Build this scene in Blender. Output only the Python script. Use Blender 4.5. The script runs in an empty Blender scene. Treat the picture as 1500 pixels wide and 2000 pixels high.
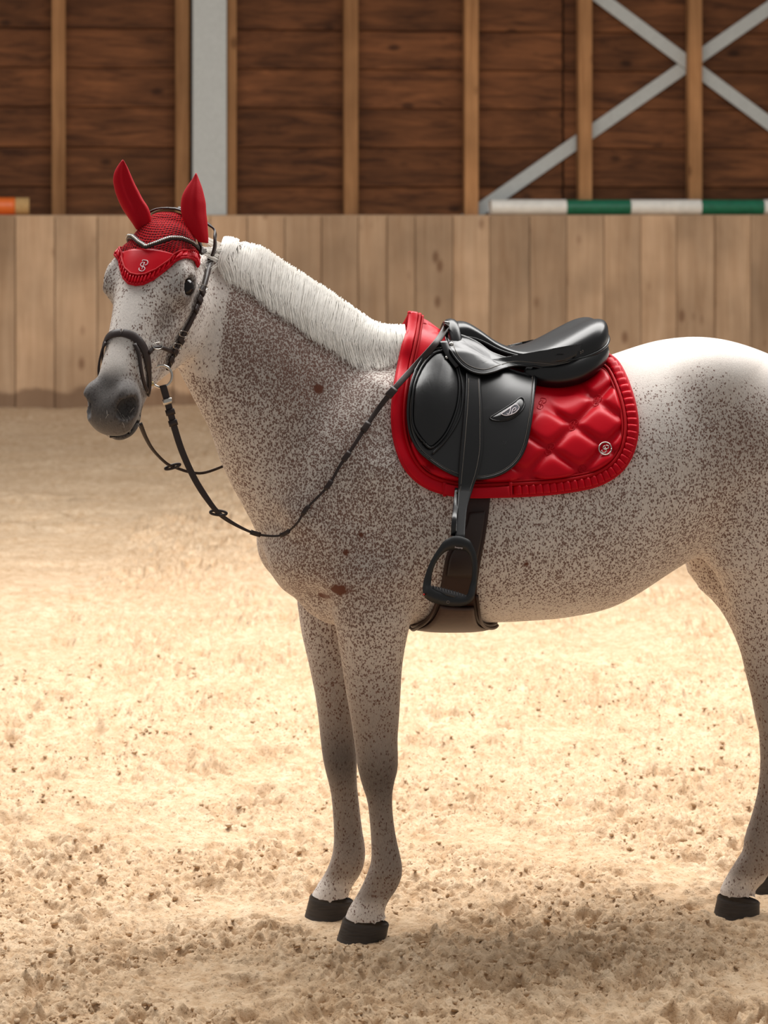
import bpy, bmesh, math, random
import numpy as np
from mathutils import Vector, Matrix
from mathutils.bvhtree import BVHTree
random.seed(7)
rng = np.random.default_rng(11)

# ------------------------------------------------------------------ camera, world, light
F, D0, CH, YH = 4778.0, 6.5, 1.95, 400.0       # focal length in px, distance to the horse, eye height, horizon row
scene = bpy.context.scene
COL = scene.collection
cam = bpy.data.objects.new('camera', bpy.data.cameras.new('camera'))
COL.objects.link(cam)
cam.location = (0, -D0, CH)
cam.rotation_euler = (math.pi / 2, 0, 0)
cam.data.sensor_fit = 'HORIZONTAL'
cam.data.sensor_width = 36
cam.data.lens = F * 36 / 1500
cam.data.shift_y = -(1000 - YH) / 1500
cam.data.clip_start = 0.1
cam.data.dof.use_dof = True
cam.data.dof.focus_distance = D0 - 0.1
cam.data.dof.aperture_fstop = 7.0
scene.camera = cam
scene.view_settings.view_transform = 'Standard'
scene.view_settings.look = 'None'
scene.view_settings.gamma = 1
scene.view_settings.use_curve_mapping = False
scene.view_settings.exposure = 0.0
world = bpy.data.worlds.new('arena_daylight')
scene.world = world
world.use_nodes = True
world.node_tree.nodes['Background'].inputs[0].default_value = (1.0, 0.97, 0.94, 1)
world.node_tree.nodes['Background'].inputs[1].default_value = 0.30
sky = bpy.data.lights.new('ridge_skylight', 'AREA')
sky.shape = 'RECTANGLE'; sky.size = 10; sky.size_y = 4.8; sky.energy = 1420; sky.color = (1.0, 0.98, 0.95)
sky_o = bpy.data.objects.new('ridge_skylight', sky)
COL.objects.link(sky_o); sky_o.location = (0.4, 2.9, 6.6)

# ------------------------------------------------------------------ helpers
def W(px, py, Y):
    """world point at depth Y that the photograph shows at pixel px, py"""
    d = D0 + Y
    return np.array([(px - 750) * d / F, Y, CH - (py - YH) * d / F])
TAN = 0.2126
def ymid(x): return 0.105 + (x + 0.1) * TAN
def wmid(px, py, lat=0.0):
    """pixel to a point on the horse's mid plane, moved lat metres towards its left (near) side"""
    Y = 0.1
    for _ in range(12):
        x = (px - 750) * (D0 + Y) / F
        Y = ymid(x - lat * 0.208) - lat * 0.978
    return W(px, py, Y)
LATV = np.array([0.208, -0.978, 0.0])            # towards the horse's left side
FWD = np.array([-0.978, -0.208, 0.0])
MIDP = np.array([-0.1, 0.105, 0.0])
def mirror(p):
    p = np.asarray(p, float)
    return p - 2 * ((p - MIDP) @ LATV)[..., None] * LATV
def catmull(P, n):
    P = np.asarray(P, float)
    if P.ndim == 1: P = P[:, None]
    Q = np.vstack([2 * P[0] - P[1], P, 2 * P[-1] - P[-2]])
    t = np.linspace(0, len(P) - 1, n); i = np.minimum(t.astype(int), len(P) - 2); f = (t - i)[:, None]
    a, b, c, d = Q[i], Q[i + 1], Q[i + 2], Q[i + 3]
    return 0.5 * (2 * b + (c - a) * f + (2 * a - 5 * b + 4 * c - d) * f ** 2 + (3 * b - a - 3 * c + d) * f ** 3)
def arclen(P, n):
    """resample a curve at even spacing"""
    P = catmull(P, 40 * len(P)); s = np.r_[0, np.cumsum(np.linalg.norm(np.diff(P, axis=0), axis=1))]
    t = np.linspace(0, s[-1], n)
    return np.stack([np.interp(t, s, P[:, k]) for k in range(P.shape[1])], 1)
def unit(v): v = np.asarray(v, float); return v / (np.linalg.norm(v, axis=-1, keepdims=True) + 1e-12)

def mesh_obj(name, verts, faces, mat=None, parent=None, smooth=True, loc=None):
    me = bpy.data.meshes.new(name)
    me.from_pydata([tuple(map(float, v)) for v in verts], [], [tuple(map(int, f)) for f in faces])
    return finish(name, me, mat, parent, smooth)
def finish(name, me, mat, parent, smooth=True):
    if mat: me.materials.append(mat)
    if smooth and len(me.polygons): me.polygons.foreach_set('use_smooth', np.ones(len(me.polygons), bool))
    me.update()
    o = bpy.data.objects.new(name, me); COL.objects.link(o)
    if parent: o.parent = parent; o.matrix_parent_inverse = Matrix.Identity(4)
    return o
def empty(name, label, cat, group=None):
    o = bpy.data.objects.new(name, None); COL.objects.link(o); o.empty_display_size = 0.1
    return tag(o, label, cat, group)
def tag(o, label=None, cat=None, group=None, kind=None):
    for k, v in (('label', label), ('category', cat), ('group', group), ('kind', kind)):
        if v: o[k] = v
    return o
def fast_mesh(name, V, Fq):
    me = bpy.data.meshes.new(name); V = np.asarray(V, np.float32); Fq = np.asarray(Fq, np.int32); k = Fq.shape[1]
    me.vertices.add(len(V)); me.vertices.foreach_set('co', V.ravel())
    me.loops.add(Fq.size); me.loops.foreach_set('vertex_index', Fq.ravel())
    me.polygons.add(len(Fq)); me.polygons.foreach_set('loop_start', np.arange(0, Fq.size, k, dtype=np.int32))
    me.update(calc_edges=True); me.validate(); return me
def grid_faces(nu, nv, wrap_u=False, wrap_v=False):
    f = []
    for i in range(nu if wrap_u else nu - 1):
        for j in range(nv if wrap_v else nv - 1):
            a, b = i % nu, (i + 1) % nu; c, d = j % nv, (j + 1) % nv
            f.append((a * nv + c, b * nv + c, b * nv + d, a * nv + d))
    return f
def shell(G, N, th):
    """closed sheet of thickness th from a point grid G (nu,nv,3) with outward normals N"""
    nu, nv = G.shape[:2]; A = G.reshape(-1, 3); B = (G - N * th).reshape(-1, 3)
    f = grid_faces(nu, nv); n = nu * nv
    f2 = [tuple(n + i for i in q[::-1]) for q in f]
    rim = [i * nv for i in range(nu)] + [(nu - 1) * nv + j for j in range(1, nv)] + [i * nv + nv - 1 for i in range(nu - 2, -1, -1)] + [j for j in range(nv - 2, 0, -1)]
    r = [(rim[k], n + rim[k], n + rim[(k + 1) % len(rim)], rim[(k + 1) % len(rim)]) for k in range(len(rim))]
    return np.vstack([A, B]), f + f2 + r
def gnormals(G):
    du = np.gradient(G, axis=0); dv = np.gradient(G, axis=1); return unit(np.cross(du, dv))
def tube_mesh(P, R, k=10, up=None, flat=1.0, closed=False):
    """round (or flattened) tube along points P"""
    P = np.asarray(P, float); n = len(P); R = np.broadcast_to(np.asarray(R, float), (n,))
    T = unit(np.gradient(P, axis=0)) if not closed else unit(np.roll(P, -1, 0) - np.roll(P, 1, 0))
    if up is None: up = np.array([0.13, 0.3, 0.94])
    up = np.broadcast_to(np.asarray(up, float), (n, 3))
    S = unit(np.cross(T, up)); U = np.cross(S, T)
    a = np.linspace(0, 2 * np.pi, k, endpoint=False)
    V = P[:, None] + R[:, None, None] * (np.cos(a)[None, :, None] * S[:, None] + flat * np.sin(a)[None, :, None] * U[:, None])
    f = grid_faces(n, k, wrap_u=closed, wrap_v=True)
    if not closed: f += [tuple(range(k))[::-1], tuple((n - 1) * k + i for i in range(k))]
    return V.reshape(-1, 3), f
def ribbon(P, N, w, th, bulge=0.0):
    """strap along P, outer normals N, width w (array), thickness th"""
    P = np.asarray(P, float); n = len(P); w = np.broadcast_to(np.asarray(w, float), (n,)); N = unit(N)
    T = unit(np.gradient(P, axis=0)); S = unit(np.cross(T, N)); N = unit(np.cross(S, T))
    prof = [(-.5, 0), (-.5, .75), (-.42, 1), (0, 1 + bulge), (.42, 1), (.5, .75), (.5, 0)]
    V = np.stack([P + S * (w * a)[:, None] + N * (th * b) for a, b in prof], 1)
    k = len(prof); f = grid_faces(n, k, wrap_v=True)
    f += [tuple(range(k))[::-1], tuple((n - 1) * k + i for i in range(k))]
    return V.reshape(-1, 3), f
def join(*parts):
    V, f, o = [], [], 0
    for v, q in parts:
        V.append(np.asarray(v)); f += [tuple(i + o for i in x) for x in q]; o += len(v)
    return np.vstack(V), f
def box(c, s, R=None):
    c = np.asarray(c, float); s = np.asarray(s, float) / 2
    v = np.array([[x, y, z] for x in (-1, 1) for y in (-1, 1) for z in (-1, 1)]) * s
    if R is not None: v = v @ np.asarray(R)
    return v + c, [(0, 1, 3, 2), (4, 6, 7, 5), (0, 4, 5, 1), (2, 3, 7, 6), (0, 2, 6, 4), (1, 5, 7, 3)]
def bevbox(c, s, b, R=None):
    """box with chamfered edges, as a small bmesh"""
    bm = bmesh.new(); v, f = box((0, 0, 0), s)
    vs = [bm.verts.new(x) for x in v]; [bm.faces.new([vs[i] for i in q]) for q in f]
    bmesh.ops.recalc_face_normals(bm, faces=bm.faces)
    bmesh.ops.bevel(bm, geom=bm.edges[:], offset=b, segments=1, affect='EDGES')
    bm.verts.index_update(); V = np.array([x.co[:] for x in bm.verts]); q = [tuple(x.index for x in p.verts) for p in bm.faces]; bm.free()
    if R is not None: V = V @ np.asarray(R)
    return V + np.asarray(c), q

# ---- noise in numpy
_perm = rng.permutation(512); _perm = np.r_[_perm, _perm]
_gr = rng.normal(size=(512, 3)); _gr /= np.linalg.norm(_gr, axis=1)[:, None]
def noise3(p):
    p = np.asarray(p, float); i = np.floor(p).astype(int); f = p - i; u = f * f * f * (f * (f * 6 - 15) + 10); out = 0
    for dx in (0, 1):
        for dy in (0, 1):
            for dz in (0, 1):
                h = _perm[(_perm[(_perm[(i[..., 0] + dx) & 511] + i[..., 1] + dy) & 511] + i[..., 2] + dz) & 511]
                g = _gr[h]; d = (g * (f - np.array([dx, dy, dz]))).sum(-1)
                w = (u[..., 0] if dx else 1 - u[..., 0]) * (u[..., 1] if dy else 1 - u[..., 1]) * (u[..., 2] if dz else 1 - u[..., 2])
                out = out + w * d
    return out * 1.6
def noise2(x, y, s=0.0): return noise3(np.stack([x, y, np.full_like(x, s)], -1))

# ------------------------------------------------------------------ material kit
def mat_nodes(name):
    m = bpy.data.materials.new(name); m.use_nodes = True; nt = m.node_tree
    b = nt.nodes['Principled BSDF']
    return m, nt, b
def N_(nt, typ, **kw):
    n = nt.nodes.new(typ)
    for k, v in kw.items():
        if k in n.inputs.keys() if isinstance(k, str) else False: n.inputs[k].default_value = v
        else: setattr(n, k, v)
    return n
def inp(n, **kw):
    for k, v in kw.items(): n.inputs[k.replace('_', ' ')].default_value = v
    return n
def srgb(r, g, b):
    f = lambda c: (c / 255 / 12.92) if c / 255 <= 0.04045 else ((c / 255 + 0.055) / 1.055) ** 2.4
    return (f(r), f(g), f(b), 1)
def simple(name, col, rough=0.5, metal=0.0, spec=0.5, sheen=0.0, coat=0.0, nscale=0, nstr=0.0, cvar=0.0, coords='Object', stretch=None, bdist=0.002):
    m, nt, b = mat_nodes(name)
    b.inputs['Base Color'].default_value = col; b.inputs['Roughness'].default_value = rough; b.inputs['Metallic'].default_value = metal
    b.inputs['Specular IOR Level'].default_value = spec
    if sheen: b.inputs['Sheen Weight'].default_value = sheen
    if coat: b.inputs['Coat Weight'].default_value = coat; b.inputs['Coat Roughness'].default_value = 0.2
    if nscale:
        tc = N_(nt, 'ShaderNodeTexCoord'); no = N_(nt, 'ShaderNodeTexNoise'); no.inputs['Scale'].default_value = nscale; no.inputs['Detail'].default_value = 4
        src = tc.outputs[coords]
        if stretch:
            mp = N_(nt, 'ShaderNodeMapping'); mp.inputs['Scale'].default_value = stretch; nt.links.new(src, mp.inputs[0]); src = mp.outputs[0]
        nt.links.new(src, no.inputs['Vector'])
        if nstr:
            bp = N_(nt, 'ShaderNodeBump'); bp.inputs['Strength'].default_value = nstr; bp.inputs['Distance'].default_value = bdist
            nt.links.new(no.outputs[0], bp.inputs['Height']); nt.links.new(bp.outputs[0], b.inputs['Normal'])
        if cvar:
            hs = N_(nt, 'ShaderNodeMixRGB'); hs.blend_type = 'MULTIPLY'; hs.inputs[0].default_value = 1
            mr = N_(nt, 'ShaderNodeMapRange'); mr.inputs[1].default_value = .3; mr.inputs[2].default_value = .7; mr.inputs[3].default_value = 1 - cvar; mr.inputs[4].default_value = 1 + cvar * .4
            nt.links.new(no.outputs[0], mr.inputs[0]); hs.inputs[1].default_value = col; nt.links.new(mr.outputs[0], hs.inputs[2]); nt.links.new(hs.outputs[0], b.inputs['Base Color'])
    return m

# ------------------------------------------------------------------ the horse's body as one implicit surface
class SDF:
    def __init__(s): s.ops = []
    def tube(s, P, A, B, side, k=0.03, e=2.0, taper=0.0, n=None, sub=False, frame=None):
        P = np.asarray(P, float); m = len(P); n = n or max(2, (m - 1) * 3 + 1)
        A = np.broadcast_to(np.asarray(A, float), (m,)); B = np.broadcast_to(np.asarray(B, float), (m,))
        side = np.broadcast_to(np.asarray(side, float), (m, 3)); tp = np.broadcast_to(np.asarray(taper, float), (m,))
        Q = catmull(np.c_[P, A, B, side, tp], n)
        s.ops.append(('t', Q, k, e, sub, frame))
    def ell(s, c, r, k=0.03, axes=None, sub=False, frame=None):
        s.ops.append(('e', np.asarray(c, float), np.asarray(r, float), np.eye(3) if axes is None else unit(np.asarray(axes, float)), k, sub, frame))
    def prof(s, x, top, bot, hw, tp, k=.02, e=2.5, frame=None):
        xs = np.linspace(x[0], x[-1], 120); T = catmull(np.c_[x, top, bot, hw, tp], 400); s.ops.append(('p', np.stack([np.interp(xs, T[:, 0], T[:, c]) for c in range(5)], 1), k, e, frame))
    def __call__(s, X):
        d = np.full(len(X), 0.5); cache = {}
        for op in s.ops:
            fr = op[-1]
            if fr is None: Y = X
            else:
                key = id(fr)
                if key not in cache: cache[key] = (X - fr[0]) @ fr[1].T
                Y = cache[key]
            if op[0] == 't':
                Q, k, e, sub = op[1:5]; mg = k + 0.05; frame_up = None
                R = Q[:, 3:5].max(1)[:, None]
                lo = (Q[:, :3] - R).min(0) - mg; hi = (Q[:, :3] + R).max(0) + mg
                ix = np.nonzero(((Y > lo) & (Y < hi)).all(1))[0]
                if not len(ix): continue
                p = Y[ix]; best = np.full(len(ix), 1e9); tt = np.zeros(len(ix))
                C = Q[:, :3]
                for i in range(len(Q) - 1):
                    dv = C[i + 1] - C[i]; L2 = dv @ dv
                    t = np.clip((p - C[i]) @ dv / L2, 0, 1)
                    q = p - C[i] - t[:, None] * dv; dd = np.einsum('ij,ij->i', q, q); m = dd < best
                    best[m] = dd[m]; tt[m] = i + t[m]
                TG = unit(np.gradient(C, axis=0)); seg = np.linalg.norm(np.diff(C, axis=0), axis=1)
                for nw in range(3):
                    i = np.minimum(tt.astype(int), len(Q) - 2); f = (tt - i)[:, None]
                    G = Q[i] * (1 - f) + Q[i + 1] * f; th = unit(TG[i] * (1 - f) + TG[i + 1] * f)
                    if nw < 2: tt = np.clip(tt + np.clip(((p - G[:, :3]) * th).sum(1) / seg[i], -.6, .6), 0, len(Q) - 1)
                q = p - G[:, :3]; sd = G[:, 5:8]; sd = unit(sd - (sd * th).sum(1)[:, None] * th); up = np.cross(sd, th)
                up = up * np.where(up[:, 2:] < -0.3, -1, 1) if frame_up is None else up * np.where(up[:, 2:] * frame_up < 0, -1, 1)
                x = (q * sd).sum(1); y = (q * up).sum(1); w = (q * th).sum(1)
                w = np.where((tt < 1e-6) | (tt > len(Q) - 1 - 1e-6), w, 0)
                a, b = G[:, 3], G[:, 4]; aa = a * np.clip(1 - G[:, 8] * np.clip(y / b, -1, 1), .2, 2); c = np.minimum(a, b)
                k0 = (np.abs(x / aa) ** e + np.abs(y / b) ** e + np.abs(w / c) ** e) ** (1 / e) + 1e-9
                ql = np.sqrt(x * x + y * y + w * w)
                v = np.where(k0 < 1e-3, -c, ql - ql / k0)
            elif op[0] == 'p':
                T, k, e = op[1:4]; sub = False; mg = k + .06
                ix = np.nonzero((Y[:, 0] > T[0, 0] - .1 - mg) & (Y[:, 0] < T[-1, 0] + .1 + mg) & (np.abs(Y[:, 1]) < T[:, 3].max() * 1.3 + mg) & (Y[:, 2] < T[:, 1].max() + mg) & (Y[:, 2] > T[:, 2].min() - mg))[0]
                if not len(ix): continue
                p = Y[ix]; xc = np.clip(p[:, 0], T[0, 0], T[-1, 0]); g = [np.interp(xc, T[:, 0], T[:, c]) for c in range(1, 5)]
                cz = (g[0] + g[1]) / 2; b = (g[0] - g[1]) / 2; y = p[:, 2] - cz; x = p[:, 1]; w = p[:, 0] - xc
                aa = g[2] * (1 - g[3] * np.clip(y / b, -1, 1)); c = np.minimum(g[2], b) * .75
                k0 = (np.abs(x / aa) ** e + np.abs(y / b) ** e + np.abs(w / c) ** e) ** (1 / e) + 1e-9; ql = np.sqrt(x * x + y * y + w * w)
                v = np.where(k0 < 1e-3, -c, ql - ql / k0)
            else:
                c, r, ax, k, sub = op[1:6]; mg = k + 0.05; m = r.max() + mg
                ix = np.nonzero((np.abs(Y - c) < m).all(1))[0]
                if not len(ix): continue
                q = (Y[ix] - c) @ ax.T; k0 = np.linalg.norm(q / r, axis=1) + 1e-9; ql = np.linalg.norm(q, axis=1)
                v = np.where(k0 < 1e-3, -r.min(), ql - ql / k0)
            o = d[ix]
            if sub: v = -v; h = np.clip(0.5 - 0.5 * (v - o) / k, 0, 1) ; d[ix] = o * h + v * (1 - h) + k * h * (1 - h)
            else: h = np.clip(0.5 + 0.5 * (v - o) / k, 0, 1); d[ix] = v * (1 - h) + o * h - k * h * (1 - h)
        return d
    def grad(s, X, e=1e-3):
        K = np.array([[1, -1, -1], [-1, -1, 1], [-1, 1, -1], [1, 1, 1]], float)
        return unit(sum(k * s(X + e * k)[:, None] for k in K))

HS = SDF()
# torso: pixel column, top row, bottom row, half width, taper (narrower above)
TOR = [(575, 970, 1140, .09, 0), (608, 890, 1178, .155, .05), (650, 810, 1198, .195, .15), (720, 735, 1208, .225, .25), (800, 680, 1212, .25, .3), (900, 700, 1212, .28, .25),
       (1000, 730, 1209, .305, .15), (1100, 726, 1200, .315, .1), (1190, 697, 1176, .315, .08), (1300, 664, 1108, .30, .08), (1400, 661, 1052, .285, .05), (1500, 692, 1040, .265, 0), (1590, 745, 1020, .21, 0), (1640, 800, 980, .14, 0)]
BF = (MIDP, np.array([-FWD, LATV, [0, 0, 1.0]]))
P, A, B, T = [], [], [], []
for px, t, b, hw, tp in TOR:
    p, q = wmid(px, t), wmid(px, b); P.append((p + q) / 2); A.append(hw); B.append((p[2] - q[2]) / 2); T.append(tp)
P = np.array(P); B = np.array(B); bx = (P - MIDP) @ -FWD
HS.prof(bx, P[:, 2] + B, P[:, 2] - B, A, T, k=.03, e=2.15, frame=BF)
TORSO_P, TORSO_B = np.array(P), np.array(B)
# withers ridge
HS.tube([wmid(700, 690), wmid(770, 690), wmid(850, 705), wmid(930, 738)], [.035, .045, .05, .04], [.05, .05, .045, .03], LATV, k=.12)
# neck: crest point, underside point, half width, depth, heading (degrees from -X towards the camera)
NECK = [(790, 650, 585, 1110, .17, .115, 12), (705, 612, 522, 1000, .145, .09, 15), (620, 556, 490, 905, .12, .055, 22), (550, 508, 452, 828, .104, .04, 24), (490, 470, 416, 760, .088, .03, 27), (442, 442, 392, 705, .074, .015, 30), (408, 446, 380, 640, .055, 0.0, 32)]
P, A, B, S = [], [], [], []
for cx, cy, ux, uy, hw, Y, hd in NECK:
    c, u = W(cx, cy, Y), W(ux, uy, Y); P.append((c + u) / 2); B.append(np.linalg.norm(c - u) / 2); A.append(hw)
    h = math.radians(hd); S.append([math.sin(h), -math.cos(h), 0])
HS.tube(P, A, B, S, k=0.05, e=2.0, taper=[.3, .3, .32, .32, .3, .25, .1], n=26)
NECK_S = S
# shoulder blade, upper arm, breast
for sg in (1, -1):
    L = lambda px, py, lat: wmid(px, py, sg * lat)
    def L(px, py, lat, sg=sg):
        p = wmid(px, py, lat); return p if sg > 0 else mirror(p)
    HS.tube([L(775, 800, .115), L(700, 905, .155), L(625, 1020, .165)], [.05, .06, .065], [.10, .12, .10], LATV, k=.09)
    HS.tube([L(612, 1065, .145), L(680, 1090, .16), L(760, 1120, .155)], [.062, .075, .07], [.085, .10, .09], LATV, k=.05)
    HS.tube([L(765, 930, .19), L(765, 1090, .17)], [.05, .06], [.075, .07], LATV, k=.07)
    HS.ell(L(592, 1082, .085), (.092, .085, .095), k=.05)
    # haunch and flank
    HS.tube([L(1400, 770, .16), L(1480, 900, .17), L(1500, 1010, .16)], [.10, .115, .10], [.13, .17, .15], LATV, k=.07)
    HS.ell(L(1385, 745, .17), (.07, .05, .06), k=.08)
HS.tube([wmid(590, 1125), wmid(650, 1178), wmid(760, 1190)], [.09, .10, .10], [.05, .05, .04], LATV, k=.06)
def leg(st, depth, width, k=.035, e=2.1, side=LATV):
    P, A, B = [], [], []
    for (f, b, y), Y, w in zip(st, depth, width):
        p, q = W(f, y, Y), W(b, y, Y); P.append((p + q) / 2); B.append((q - p)[0] / 2); A.append(w)
    HS.tube(P, A, B, side, k=k, e=e, n=len(st) * 2)
    return P
NF = [(640, 815, 1130), (650, 805, 1200), (660, 794, 1250), (668, 786, 1300), (676, 783, 1350), (685, 780, 1400), (691, 777, 1440), (695, 777, 1470), (699, 777, 1500), (707, 770, 1530), (717, 766, 1560), (722, 768, 1600), (725, 775, 1645), (725, 782, 1675), (721, 786, 1700), (713, 778, 1722), (704, 764, 1743), (692, 754, 1765), (679, 754, 1785), (672, 759, 1799), (669, 761, 1806)]
NFW = [.085, .085, .077, .068, .06, .053, .05, .052, .05, .041, .034, .03, .031, .036, .040, .036, .033, .036, .046, .051, .053]
NFY = list(np.interp([s[2] for s in NF], [1130, 1300, 1500], [-.055, -.02, 0.0]))
leg(NF, NFY, NFW)
FF = [(575, 690, 1130), (583, 690, 1190), (590, 691, 1235), (603, 692, 1290), (615, 694, 1350), (622, 695, 1400), (627, 696, 1450), (633, 697, 1490), (643, 697, 1530), (648, 700, 1560), (652, 707, 1620), (651, 713, 1655), (647, 712, 1680), (640, 703, 1700), (631, 690, 1720), (618, 683, 1740), (607, 689, 1754), (604, 691, 1760)]
FFW = [.08, .08, .075, .068, .06, .053, .05, .05, .042, .034, .03, .036, .04, .036, .034, .044, .050, .052]
FFY = list(np.interp([s[2] for s in FF], [1130, 1300, 1500], [.27, .235, .21]))
leg(FF, FFY, FFW)
NH = [(1352, 1640, 1000), (1366, 1625, 1060), (1396, 1608, 1110), (1418, 1592, 1170), (1441, 1580, 1250), (1458, 1580, 1320), (1473, 1590, 1380), (1479, 1586, 1420), (1482, 1568, 1460), (1484, 1552, 1500), (1479, 1541, 1550), (1467, 1530, 1600), (1454, 1522, 1640), (1449, 1514, 1672), (1432, 1500, 1700), (1418, 1480, 1722), (1407, 1477, 1742), (1401, 1484, 1755), (1399, 1486, 1761)]
NHW = [.13, .125, .11, .09, .068, .056, .052, .05, .044, .036, .032, .034, .04, .041, .037, .036, .045, .051, .053]
NHY = list(np.interp([s[2] for s in NH], [1000, 1200, 1400], [.195, .215, .235]))
leg(NH, NHY, NHW, k=.05)
FH = [(1325, 1580, 1020), (1336, 1570, 1085), (1385, 1565, 1140), (1416, 1570, 1190), (1441, 1580, 1250), (1460, 1590, 1320), (1471, 1596, 1388), (1482, 1580, 1440), (1494, 1560, 1490), (1500, 1556, 1560), (1502, 1558, 1620), (1490, 1560, 1650), (1478, 1545, 1675), (1466, 1530, 1695), (1458, 1528, 1710)]
FHW = [.11, .11, .10, .085, .068, .056, .052, .045, .036, .032, .036, .04, .036, .044, .048]
leg(FH, list(np.interp([s[2] for s in FH], [1020, 1200, 1400], [.53, .50, .475])), FHW, k=.05)
# head, in its own frame: x down the face, y to the horse's left, z out of the forehead
HYAW, HPIT = math.radians(22), math.radians(52)
hh = np.array([-math.sin(HYAW), -math.cos(HYAW), 0]); hl = np.array([math.cos(HYAW), -math.sin(HYAW), 0]); hz = np.array([0, 0, 1.0])
HROLL = math.radians(-3)
HEX = math.cos(HPIT) * hh - math.sin(HPIT) * hz; HEZ = math.sin(HPIT) * hh + math.cos(HPIT) * hz
hl, HEZ = math.cos(HROLL) * hl + math.sin(HROLL) * HEZ, -math.sin(HROLL) * hl + math.cos(HROLL) * HEZ
HO = np.array([-0.566, -0.10, 1.943])
HF = (HO, np.array([HEX, hl, HEZ]))
def HW(x, y, z): return HO + np.asarray(x)[..., None] * HEX + np.asarray(y)[..., None] * hl + np.asarray(z)[..., None] * HEZ
YS = np.array([0, 1.0, 0])
hx = [.045, .08, .13, .18, .23, .28, .33, .385, .45, .51, .562, .597]
top = [.0, .014, .022, .024, .020, .015, .010, .004, -.003, -.010, -.022, -.04]
bot = [-.13, -.175, -.235, -.275, -.292, -.294, -.270, -.228, -.188, -.168, -.155, -.135]
hwd = [.062, .078, .092, .10, .098, .089, .077, .066, .057, .054, .057, .05]
HS.prof(hx, top, bot, hwd, [-.05, -.08, -.1, -.1, -.08, -.06, -.06, -.06, -.05, 0, 0, 0], k=.02, e=2.6, frame=HF)
for sg in (1, -1):
    HS.ell((.212, sg * .088, -.047), (.055, .036, .042), k=.03, frame=HF)
    HS.tube([(.14, sg * .07, -.008), (.195, sg * .098, -.012), (.245, sg * .106, -.03)], [.012, .014, .009], [.012, .014, .009], YS, k=.02, frame=HF)
    HS.tube([(.25, sg * .085, -.10), (.33, sg * .068, -.092), (.42, sg * .054, -.08)], [.012] * 3, [.014] * 3, YS, k=.03, frame=HF)
    HS.ell((.19, sg * .068, -.19), (.12, .036, .105), k=.035, frame=HF)
    HS.ell((.566, sg * .044, -.058), (.045, .028, .047), k=.022, frame=HF)
HS.ell((.592, 0, -.082), (.040, .054, .054), k=.03, frame=HF)
HS.ell((.572, 0, -.152), (.050, .044, .024), k=.02, frame=HF)
HS.ell((.585, 0, -.133), (.075, .075, .008), k=.008, sub=True, frame=HF)
for sg in (1, -1):
    HS.ell((.220, sg * .122, -.036), (.029, .024, .021), k=.007, sub=True, frame=HF)
    ax = unit(np.array([[.55, sg * .55, .35], [0, -.6 * sg, .8], [.8, 0, -.6]]))
    HS.ell((.592, sg * .056, -.050), (.034, .029, .026), k=.006, sub=True, frame=HF)

def surface_nets(f, lo, hi, h):
    lo = np.array(lo); n = np.ceil((np.array(hi) - lo) / h).astype(int) + 1
    H2 = h * 2; nc = n // 2 + 2
    gx = np.stack(np.meshgrid(*[lo[i] + H2 * np.arange(nc[i]) for i in range(3)], indexing='ij'), -1)
    dc = f(gx.reshape(-1, 3)).reshape(nc)
    up = dc.repeat(2, 0).repeat(2, 1).repeat(2, 2)[:n[0], :n[1], :n[2]].copy()
    near = np.nonzero(np.abs(up) < H2 * 3)
    up[near] = f(lo + h * np.stack(near, 1))
    d = up; s = d < 0
    cs = sum(s[i:n[0] - 1 + i, j:n[1] - 1 + j, k:n[2] - 1 + k].astype(np.int8) for i in (0, 1) for j in (0, 1) for k in (0, 1))
    act = (cs > 0) & (cs < 8); idx = -np.ones(act.shape, int); cells = np.stack(np.nonzero(act), 1); idx[act] = np.arange(len(cells))
    acc = np.zeros((len(cells), 3)); cnt = np.zeros(len(cells))
    cor = [(i, j, k) for i in (0, 1) for j in (0, 1) for k in (0, 1)]
    for a in cor:
        for ax in range(3):
            if a[ax]: continue
            b = list(a); b[ax] = 1
            da = d[tuple((cells + a).T)]; db = d[tuple((cells + b).T)]; m = (da < 0) != (db < 0)
            t = da[m] / (da[m] - db[m]); q = np.repeat(np.array(a, float)[None], m.sum(), 0); q[:, ax] = t
            acc[m] += q; cnt[m] += 1
    V = lo + h * (cells + acc / cnt[:, None]); Fq = []
    for ax in range(3):
        o1, o2 = [(1, 2), (2, 0), (0, 1)][ax]
        sl0 = [slice(0, n[i] - 1) for i in range(3)]; sl1 = list(sl0); sl1[ax] = slice(1, n[ax])
        a = s[tuple(sl0)]; b = s[tuple(sl1)]; e = np.stack(np.nonzero(a != b), 1)
        e = e[(e[:, o1] > 0) & (e[:, o2] > 0)]
        fl = s[tuple(e.T)]
        q = [e.copy() for _ in range(4)]; q[1][:, o1] -= 1; q[2][:, o1] -= 1; q[2][:, o2] -= 1; q[3][:, o2] -= 1
        f4 = np.stack([idx[tuple(x.T)] for x in q], 1); f4[~fl] = f4[~fl][:, ::-1]
        Fq.append(f4[(f4 >= 0).all(1)])
    return V, np.vstack(Fq)
def quad_subdivide(V, Fq):
    e = np.stack([Fq, np.roll(Fq, -1, 1)], -1).reshape(-1, 2); e.sort(1)
    u, inv = np.unique(e, axis=0, return_inverse=True); inv = inv.reshape(-1, 4); nv = len(V)
    Vn = np.vstack([V, V[u].mean(1), V[Fq].mean(1)]); c = nv + len(u) + np.arange(len(Fq))
    return Vn, np.vstack([np.stack([Fq[:, i], nv + inv[:, i], c, nv + inv[:, i - 1]], 1) for i in range(4)])
HV, HQ = surface_nets(HS, (-.95, -.62, .05), (1.42, .85, 2.02), 0.012)
HV = HV - HS(HV)[:, None] * HS.grad(HV) * 0.9
HV, HQ = quad_subdivide(HV, HQ)
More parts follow.
